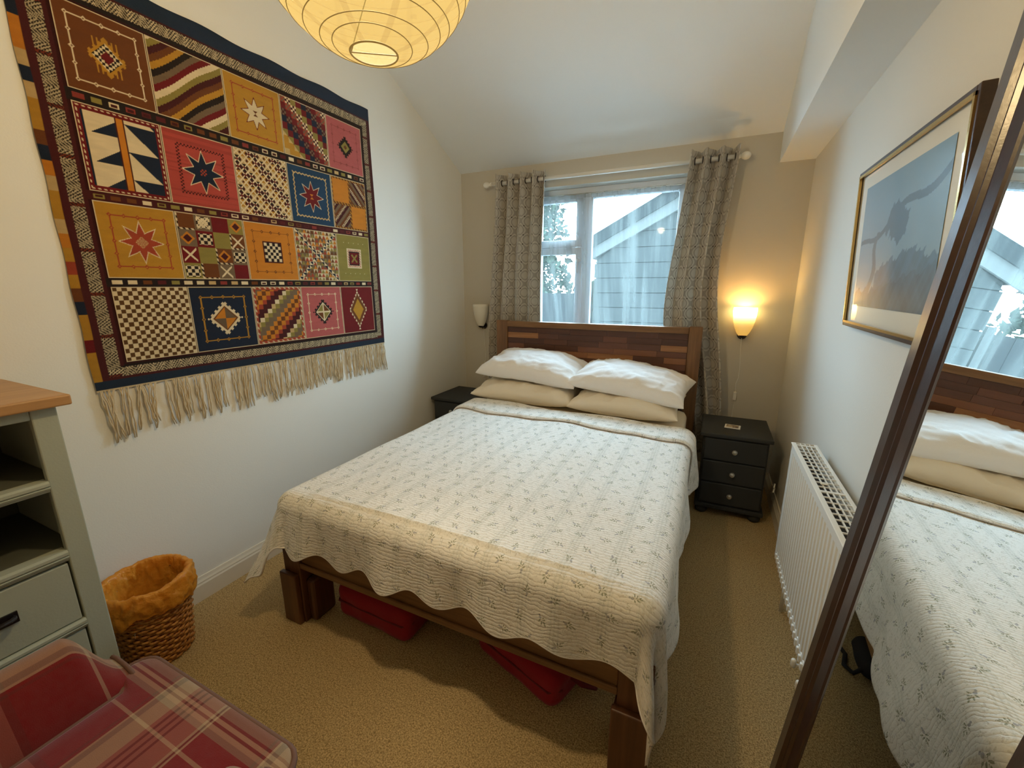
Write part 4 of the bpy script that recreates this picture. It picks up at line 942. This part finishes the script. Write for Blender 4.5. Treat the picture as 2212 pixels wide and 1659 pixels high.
# ------------------------------------------------------------------ radiator
RX0, RX1, RY0, RY1, RZ0, RZ1 = .356, .440, .86, 1.990, .232, .765
rad = thing('radiator', 'white panel radiator with a slotted top grille on the right wall', 'radiator', (.40, 1.4, RZ0)); RL = np.array((.40, 1.4, RZ0))
def rb(lo, hi, nm, m='white_metal', bevel=.002, par=rad): return MB().box(tuple(np.array(lo) - RL), tuple(np.array(hi) - RL)).build(nm, m, par, bevel=bevel)
n = int((RY1 - RY0 - .06) / .0333); prof = [(RY0, RX0 + .004)]
y = RY0 + .035
poly = [(RX0 + .012, RY0), (RX0, RY0), (RX0, RY0 + .03)]
for i in range(n):
    a = RY0 + .03 + i * .0333; poly += [(RX0, a + .010), (RX0 + .0035, a + .0155), (RX0 + .0035, a + .0225), (RX0, a + .028)]
poly += [(RX0, RY1), (RX0 + .012, RY1)]
mb = MB().prism(poly, 'z', RZ0 + .04 - RL[2], RZ1 - .035 - RL[2]); mb.v = [(v[0] - RL[0], v[1] - RL[1], v[2]) for v in mb.v]; mb.build('front_panel', 'white_metal', rad)
rb((RX0, RY0, RZ1 - .036), (RX0 + .012, RY1, RZ1 - .006), 'panel_head'); rb((RX0, RY0, RZ0), (RX0 + .012, RY1, RZ0 + .041), 'panel_foot')
nubs = MB()
for i in range(n):
    a = RY0 + .03 + i * .0333 + .019; nubs.box(tuple(np.array((RX0 - .006, a - .006, RZ0 + .010)) - RL), tuple(np.array((RX0 + .002, a + .006, RZ0 + .034)) - RL))
nubs.build('weld_ridge', 'white_metal', rad, bevel=.002)
rb((RX1 - .012, RY0, RZ0), (RX1, RY1, RZ1 - .01), 'back_panel'); rb((RX0, RY1 - .003, RZ0 + .02), (RX1, RY1, RZ1), 'end_panel'); rb((RX0, RY0, RZ0 + .02), (RX1, RY0 + .003, RZ1), 'end_panel')
rb((RX0 + .014, RY0 + .01, RZ0 + .06), (RX1 - .014, RY1 - .01, RZ1 - .045), 'convector_fins', 'radiator_dark', 0)
gr = rb((RX0 - .004, RY0, RZ1 - .006), (RX0 + .012, RY1, RZ1), 'top_grille', bevel=.002); rb((RX1 - .010, RY0, RZ1 - .006), (RX1 + .002, RY1, RZ1), 'grille_edge', par=gr)
for k in (1, 2, 3): rb((RX0 + .012 + k * .0155 - .0018, RY0, RZ1 - .005), (RX0 + .012 + k * .0155 + .0018, RY1, RZ1 - .001), 'grille_bar', par=gr, bevel=0)
y = RY0 + .004; i = 0
me_bar = None
while y < RY1:
    wide = (i % 12 == 6)
    rb((RX0 + .010, y, RZ1 - .0045), (RX1 - .008, y + (.012 if wide else .0038), RZ1 - .0005), 'grille_bar', par=gr, bevel=0); y += .036 if not wide else .042; i += 1
rb((RX0 + .02, 1.572, RZ1), (RX0 + .042, 1.584, RZ1 + .004), 'grille_clip', 'mat_board', par=gr)
rb((RX1, 1.80, .30), (XR - .001, 1.83, .70), 'wall_bracket'); rb((RX1, 1.05, .30), (XR - .001, 1.08, .70), 'wall_bracket')
for yv in (1.30, 1.385):
    v = MB().lathe([(.006, 0), (.008, .006), (.008, .022), (.006, .028)], (RX0 - .012 - RL[0], yv - RL[1], RZ0 - .025 - RL[2]), 12).tube([tuple(np.array((RX0 - .012, yv, RZ0 - .02)) - RL), tuple(np.array((RX0 + .03, yv, RZ0 - .005)) - RL), tuple(np.array((RX0 + .05, yv, RZ0 + .02)) - RL)], .005, 8); v.build('valve', 'white_plastic', rad, smooth=True)
for yp in (.92, 1.93):
    MB().tube([tuple(np.array((.40, yp, 0)) - RL), tuple(np.array((.40, yp, RZ0 + .02)) - RL)], .0075, 10).build('pipe', 'white_metal', rad, smooth=True)

# ------------------------------------------------------------------ leaning mirror
LEAN, YAW = .089, .039; MW, MH, ST = .590, 1.95, .094
hd = Vector((math.sin(YAW), math.cos(YAW), 0)); nh = Vector((-math.cos(YAW), math.sin(YAW), 0)); nn = nh * math.cos(LEAN) + Vector((0, 0, 1)) * math.sin(LEAN); up = Vector((0, 0, 1)) * math.cos(LEAN) - nh * math.sin(LEAN)
mir = thing('standing_mirror', 'tall tilted standing mirror with a dark mahogany frame, reflecting the bed', 'mirror', (.221, .965, .0))
mir.matrix_world = Matrix((( -hd.x, up.x, nn.x, .221), (-hd.y, up.y, nn.y, .965), (-hd.z, up.z, nn.z, .003), (0, 0, 0, 1)))
# local axes: x from the far edge towards the camera, y up the mirror, z out of the glass
MPR = [(0, -.028), (0, .010), (.006, .016), (.048, .019), (.056, .013), (.060, .013), (.066, .008), (.088, .003), (ST, -.001), (ST, -.028)]
def bar(profile_to_xyz, name): 
    a = [profile_to_xyz(w, d, 0) for w, d in MPR]; b = [profile_to_xyz(w, d, 1) for w, d in MPR]; k = len(MPR)
    m = MB().add(a + b, [list(range(k))[::-1], list(range(k, 2 * k))] + [[i, (i + 1) % k, (i + 1) % k + k, i + k] for i in range(k)]); return m.build(name, 'mirror_wood', mir)
bar(lambda w, d, t: (w, (w if t == 0 else MH - w), d), 'frame_stile'); bar(lambda w, d, t: (MW - w, (w if t == 0 else MH - w), d), 'frame_stile')
bar(lambda w, d, t: ((w if t == 0 else MW - w), w, d), 'frame_rail'); bar(lambda w, d, t: ((w if t == 0 else MW - w), MH - w, d), 'frame_rail')
MB().box((ST - .006, ST - .006, -.006), (MW - ST + .006, MH - ST + .006, 0)).build('mirror_glass', 'mirror_glass', mir)
MB().box((.01, .01, -.034), (MW - .01, MH - .01, -.0285)).build('backing_board', 'mirror_wood', mir)
iM = mir.matrix_world.inverted(); pa = iM @ Vector((.40, .64, .01)); pb = Vector((MW / 2, 1.45, -.034))
MB().tube([pa, pb], .012, 8).build('prop_leg', 'mirror_wood', mir)

# ------------------------------------------------------------------ dresser on the left
DX, DYF, DYN = -1.552, .452, -.42
dr = thing('chest_of_drawers', 'sage green shelf and drawer chest with an oak top against the left wall', 'chest of drawers', (XL + .24, 0, 0)); DL = np.array((XL + .24, 0, 0))
def db(lo, hi, nm, m='sage_paint', bevel=.003, par=dr): return MB().box(tuple(np.array(lo) - DL), tuple(np.array(hi) - DL)).build(nm, m, par, bevel=bevel)
db((XL + .02, DYN - .025, 1.094), (DX + .024, DYF + .026, 1.122), 'top', 'oak_top', .004)
db((XL + .03, DYF - .022, .02), (DX - .018, DYF - .002, 1.094), 'side_panel'); db((XL + .03, DYN, .02), (DX - .018, DYN + .02, 1.094), 'side_panel'); db((XL + .03, DYN + .02, .05), (XL + .042, DYF - .022, 1.094), 'back_panel', 'sage_shaded')
db((DX - .020, DYF - .050, 0), (DX, DYF, 1.094), 'stile'); db((DX - .020, DYN, 0), (DX, DYN + .05, 1.094), 'stile')
ya, yb_ = DYN + .05, DYF - .05
db((DX - .018, ya, 1.066), (DX - .002, yb_, 1.094), 'top_rail')
def moulding(z0, z1, nm):
    h = z1 - z0; pr = [(DX - .03, z0), (DX - .004, z0), (DX - .004, z0 + h * .18), (DX + .004, z0 + h * .25), (DX + .007, z0 + h * .42), (DX + .003, z0 + h * .52), (DX + .008, z0 + h * .62), (DX + .008, z0 + h * .85), (DX + .002, z1), (DX - .03, z1)]
    m = MB().prism([(a - DL[0], b) for a, b in pr], 'y', ya - .0, yb_ + .0); m.build(nm, 'sage_paint', dr)
for z0, z1 in ((.866, .898), (.658, .692)):
    moulding(z0, z1, 'shelf_moulding'); db((XL + .042, DYN + .02, z0 + .006), (DX - .03, DYF - .022, z1), 'shelf', 'sage_shaded')
zt = .652
for i in range(3):
    z0 = zt - .178; d_ = db((DX - .02, ya + .004, z0), (DX - .002, yb_ - .004, zt), 'drawer'); 
    for yc in (.242, -.20):
        hp = []; 
        cup = MB()
        for a_ in np.linspace(0, PI, 9): hp.append((DX + .004 + .024 * math.sin(a_) ** .7 - DL[0], yc - .038 * math.cos(a_), z0 + .10 + .004 * math.sin(a_)))
        cup.tube(hp, .0055, 8).box((DX - .002 - DL[0], yc - .046, z0 + .082), (DX + .003 - DL[0], yc + .046, z0 + .112)); cup.build('cup_handle', 'metal_dark', d_, smooth=False)
    moulding(z0 - .034, z0 - .002, 'drawer_moulding'); zt = z0 - .036
bowl = thing('shallow_bowl', 'white shallow bowl with a red rim in the upper open shelf of the chest', 'bowl', (-1.70, .235, .899))
MB().lathe([(.03, 0), (.05, .004), (.085, .030), (.105, .055), (.101, .056), (.080, .034), (.045, .010), (.0005, .008)], (0, 0, 0), 28, cap=False).build('bowl_body', 'white_plastic', bowl, smooth=True)
MB().ring((0, 0, .0555), .103, .0035, 28, 6).build('red_rim', 'red_fabric', bowl, smooth=True)

# ------------------------------------------------------------------ waste basket
bk = thing('waste_basket', 'wicker waste basket lined with an orange plastic bag beside the chest', 'waste basket', (-1.842, .655, 0)); BH, B0, B1 = .305, .098, .128
def br(z): return B0 + (B1 - B0) * z / BH
wv = MB(); rows = 24
for r in range(rows):
    z = .010 + (BH - .02) * r / (rows - 1); n = 96; R0 = br(z)
    pts = [((R0 + .0042 * math.sin(16 * 2 * PI * k / n + (r % 2) * PI)) * math.cos(2 * PI * k / n), (R0 + .0042 * math.sin(16 * 2 * PI * k / n + (r % 2) * PI)) * math.sin(2 * PI * k / n), z) for k in range(n + 1)]
    wv.tube(pts, .0058, 5, cap=False)
o = wv.build('wicker_weave', 'cane', bk, smooth=True)
for k in range(32):
    t = 2 * PI * k / 32; MB().tube([(br(.0) * math.cos(t), br(0) * math.sin(t), .002), (br(BH) * math.cos(t), br(BH) * math.sin(t), BH)], .0038, 5).build('stake', 'cane', bk)
MB().lathe([(.0005, .004), (B0, .004), (B0, .012), (.0005, .012)], (0, 0, 0), 24).build('base', 'cane', bk)
nt_, nr = 120, 40; P = np.zeros((nr, nt_, 3))
for i in range(nr):
    q = i / (nr - 1)
    for k in range(nt_):
        t = 2 * PI * k / nt_; c, s = math.cos(t), math.sin(t)
        drop = .085 + .030 * nz(c * 1.6, s * 1.6, 3) + .02 * nz(c * 4, s * 4, 9)
        if q < .45: f = q / .45; z = .06 + f * (BH + .020 - .06); r = br(z) - .010 - .012 * (1 - f)
        elif q < .55: f = (q - .45) / .10; a_ = f * PI; z = BH + .020 + .010 * math.sin(a_); r = br(BH) - .010 + .022 * (1 - math.cos(a_)) / 2
        else: f = (q - .55) / .45; z = BH + .020 - f * drop; r = br(BH) + .012 + .006 * math.sin(f * 3)
        cr = .010 * nz(c * 7, s * 7, z * 22) + .007 * nz(c * 15 + 3, s * 15, z * 40)
        r += cr * (1 if q > .3 else .6); z += .010 * nz(c * 3, s * 3, 6) * min(1, q * 2.2)
        P[i, k] = (r * c, r * s, z)
link('bag_liner', npmesh('bag_liner', P.reshape(-1, 3), gridfaces(nr, nt_, True), smooth=True), 'orange_plastic', bk)
pp = thing('crumpled_paper', 'crumpled white paper inside the orange-lined basket', 'paper', (-1.835, .620, .19))
Pm = np.array([[.075 * a * (1 + .35 * nz(a * 3, b * 3, 1)), .06 * b * (1 + .3 * nz(b * 3, a * 2, 4)), .030 * nz(a * 4, b * 4, 8) + .05 * (1 - a * a) * .6 + .02 * b] for b in np.linspace(-1, 1, 20) for a in np.linspace(-1, 1, 20)])
link('sheet', npmesh('sheet', Pm, gridfaces(20, 20)), 'paper_white', pp, solid=.001)
MB().lathe([(.02, -.12), (.05, -.08), (.055, -.02), (.03, .01)], (0, 0, 0), 9).build('wad', 'paper_white', pp)

# ------------------------------------------------------------------ armchair in the foreground
ch = thing('armchair', 'red and tan tartan upholstered armchair in the foreground', 'armchair', (-.965, .05, 0)); CL = np.array((-.965, .05, 0))
def surf(name, P, parent=ch, uvs=None, m='plaid', wrap=False, closed=True):
    nv, nu = P.shape[:2]; me = npmesh(name, P.reshape(-1, 3) - CL, gridfaces(nv, nu, wrap), uvs=uvs.reshape(-1, 2), smooth=True); return link(name, me, m, parent)
# T-shaped seat cushion
SX0, SX1, SF = -1.198, -.755, .425
def seat_outline(n=140):
    pts = [(SX0, -.12), (SX0, .335)]
    pts += [(SX0 - .075 * (.5 - .5 * math.cos(PI * q)), .335 + .03 * q) for q in np.linspace(.1, 1, 6)]
    pts += [(SX0 - .075, .375)] + [(SX0 - .075 + .045 * (1 - math.cos(q)), .380 + .045 * math.sin(q)) for q in np.linspace(.1, PI / 2, 8)]
    right = [(SX0 + SX1 - x, y) for x, y in pts][::-1]; loop = pts + right
    P = np.array(loop + [loop[0]]); d = np.r_[0, np.cumsum(np.linalg.norm(np.diff(P, axis=0), axis=1))]; t = np.linspace(0, d[-1], n, endpoint=False)
    return np.stack([np.interp(t, d, P[:, 0]), np.interp(t, d, P[:, 1])], 1)
so = seat_outline(); cen = np.array([(SX0 + SX1) / 2, .345])
rings = []; uvr = []
for (sc_, z) in ((.0, .457), (.5, .457), (.8, .4565), (.94, .455), (.975, .451), (.993, .443), (1.0, .432), (1.0, .36), (.985, .345), (.9, .34), (0., .34)):
    Q = cen + (so - cen) * sc_; rings.append(np.c_[Q, np.full(len(Q), z)]); uvr.append(Q + np.array([0, (.44 - z) if z < .44 else 0])[None] * np.array([[1, 1]]))
P = np.array(rings); sc = surf('seat_cushion', P, uvs=np.array(uvr), wrap=True)
MB().tube([tuple(np.array((x, y, .446)) - CL) for x, y in np.r_[so, so[:1]]], .0065, 7, cap=False).build('seat_piping', 'piping_brown', sc, smooth=True)
MB().tube([tuple(np.array((x, y, .350)) - CL) for x, y in np.r_[so, so[:1]]], .005, 7, cap=False).build('seat_piping', 'piping_brown', sc, smooth=True)
def arm(sgn, name):
    xin = SX0 if sgn < 0 else SX1; n = 26; ys = np.r_[np.linspace(-.20, .27, 16), np.linspace(.28, .372, 18)]
    prof = [(0.0, .12), (.0, .44), (.018, .49), (.040, .54), (.062, .585), (.085, .606), (.112, .600), (.130, .57), (.135, .50), (.130, .40), (.130, .12)]
    pa_ = np.array(prof); d = np.r_[0, np.cumsum(np.linalg.norm(np.diff(pa_, axis=0), axis=1))]; t = np.linspace(0, d[-1], n); w = np.interp(t, d, pa_[:, 0]); z = np.interp(t, d, pa_[:, 1])
    P = np.zeros((len(ys) + 3, n, 3)); UVa = np.zeros((len(ys) + 3, n, 2))
    for i in range(len(ys) + 3):
        y = ys[min(i, len(ys) - 1)]; k = 1.0
        if i >= len(ys): k = (.93, .7, 0.0)[i - len(ys)]; y += (.008, .012, .013)[i - len(ys)]
        q_ = min(1, max(0, (y - .285) / .085)); droop = .15 * (q_ * q_ * (3 - 2 * q_))
        zc = .36; wc = .07
        zz = np.where(z > .44, .44 + (z - .44) * max(.12, 1 - droop * 5.6), z)
        P[i, :, 0] = xin + sgn * (wc + (w - wc) * k); P[i, :, 1] = y; P[i, :, 2] = zc + (zz - zc) * k; UVa[i, :, 0] = t - 1.575; UVa[i, :, 1] = y
    o = surf(name, P, uvs=UVa)
    e = P[len(ys) - 1]; MB().tube([tuple(p - CL) for p in e], .0055, 7).build('arm_piping', 'piping_brown', o, smooth=True)
arm(-1, 'arm'); arm(1, 'arm')
bp = [(-.16, .34), (-.19, .60), (-.24, .80), (-.27, .86), (-.31, .87), (-.34, .84), (-.33, .60), (-.32, .12)]
P = np.array([[(x, y - .0, z) for (y, z) in bp] for x in np.linspace(SX0 - .10, SX1 + .10, 12)]); U2 = np.array([[(x, z) for (y, z) in bp] for x in np.linspace(SX0 - .10, SX1 + .10, 12)]); surf('back', P, uvs=U2)
base = MB().box((SX0 - .115 - CL[0], -.30 - CL[1], .12), (SX1 + .115 - CL[0], .335 - CL[1], .335)); ob = base.build('seat_base', 'plaid', ch, bevel=.01)
l = ob.data.uv_layers.new(name='UVMap')
for lp in ob.data.loops: v = ob.data.vertices[lp.vertex_index].co; l.data[lp.index].uv = (v.x + v.y, v.z)
for sx in (SX0 - .07, SX1 + .07):
    for sy in (-.26, .29): MB().tube([tuple(np.array((sx, sy, 0)) - CL), tuple(np.array((sx, sy, .125)) - CL)], [.015, .024], 12).build('leg', 'mirror_wood', ch, smooth=True)

# ------------------------------------------------------------------ things under the bed
def red_bag(label, c, size, rz, seed):
    t = thing('storage_bag', label, 'storage bag', c, rz, 'red storage bags under the bed'); w, d, h = size
    b = link('bag_body', rounded_slab((-w / 2, -d / 2, 0), (w / 2, d / 2, h), .045, 'bag_body', None, puff=.006, wob=.008), 'red_fabric', t)
    MB().tube([(-w / 2 - .001, -d / 2 + .04, h * .55), (-w / 2 + .03, -d / 2 - .001, h * .55), (w / 2 - .03, -d / 2 - .001, h * .55), (w / 2 + .001, -d / 2 + .04, h * .55)], .004, 6).build('zip', 'red_strap', t)
    MB().tube([(w / 2 - .01, -d / 2 + .10, h * .6), (w / 2 + .03, -d / 2 + .11, h * .5), (w / 2 + .045, -d / 2 + .17, .02), (w / 2 + .03, -d / 2 + .22, h * .5), (w / 2 - .01, -d / 2 + .24, h * .6)], .011, 8).build('carry_strap', 'red_strap', t, smooth=True)
red_bag('red fabric storage bag under the bed, nearer the waste basket', (-1.155, 1.285, 0), (.40, .42, .165), R_(-1), 1)
red_bag('red fabric storage bag under the bed, nearer the mirror', (-.475, 1.300, 0), (.40, .38, .15), R_(-18), 2)
bl = thing('black_cloth_bundle', 'small black cloth bundle on the carpet under the bed edge, seen in the mirror', 'bundle', (-.185, 1.86, 0))
bb_ = rounded_slab((-.05, -.09, 0), (.05, .09, .075), .034, 'crumpled_cloth', None, wob=.022); link('crumpled_cloth', bb_, 'black_cloth', bl).location = (0, 0, .012)
MB().tube([(.040, -.07, .04), (.060, -.08, .015), (.085, -.05, .009), (.070, .02, .009), (.09, .06, .009)], .008, 7).build('strap', 'black_cloth', bl, smooth=True)
# loose cable by the right skirting
cb = MB().tube([(.432, 2.72, .235), (.440, 2.76, .242), (.452, 2.86, .20), (.458, 2.95, .12), (.458, 3.05, .06)], .004, 6).tube([(.428, 2.70, .215), (.440, 2.75, .222), (.455, 2.86, .18), (.460, 2.96, .10), (.460, 3.06, .05)], .004, 6).build('lamp_cable', 'white_plastic', smooth=True)
tag(cb, 'pale cable looped between the bedside cabinet and the right skirting', 'cable')
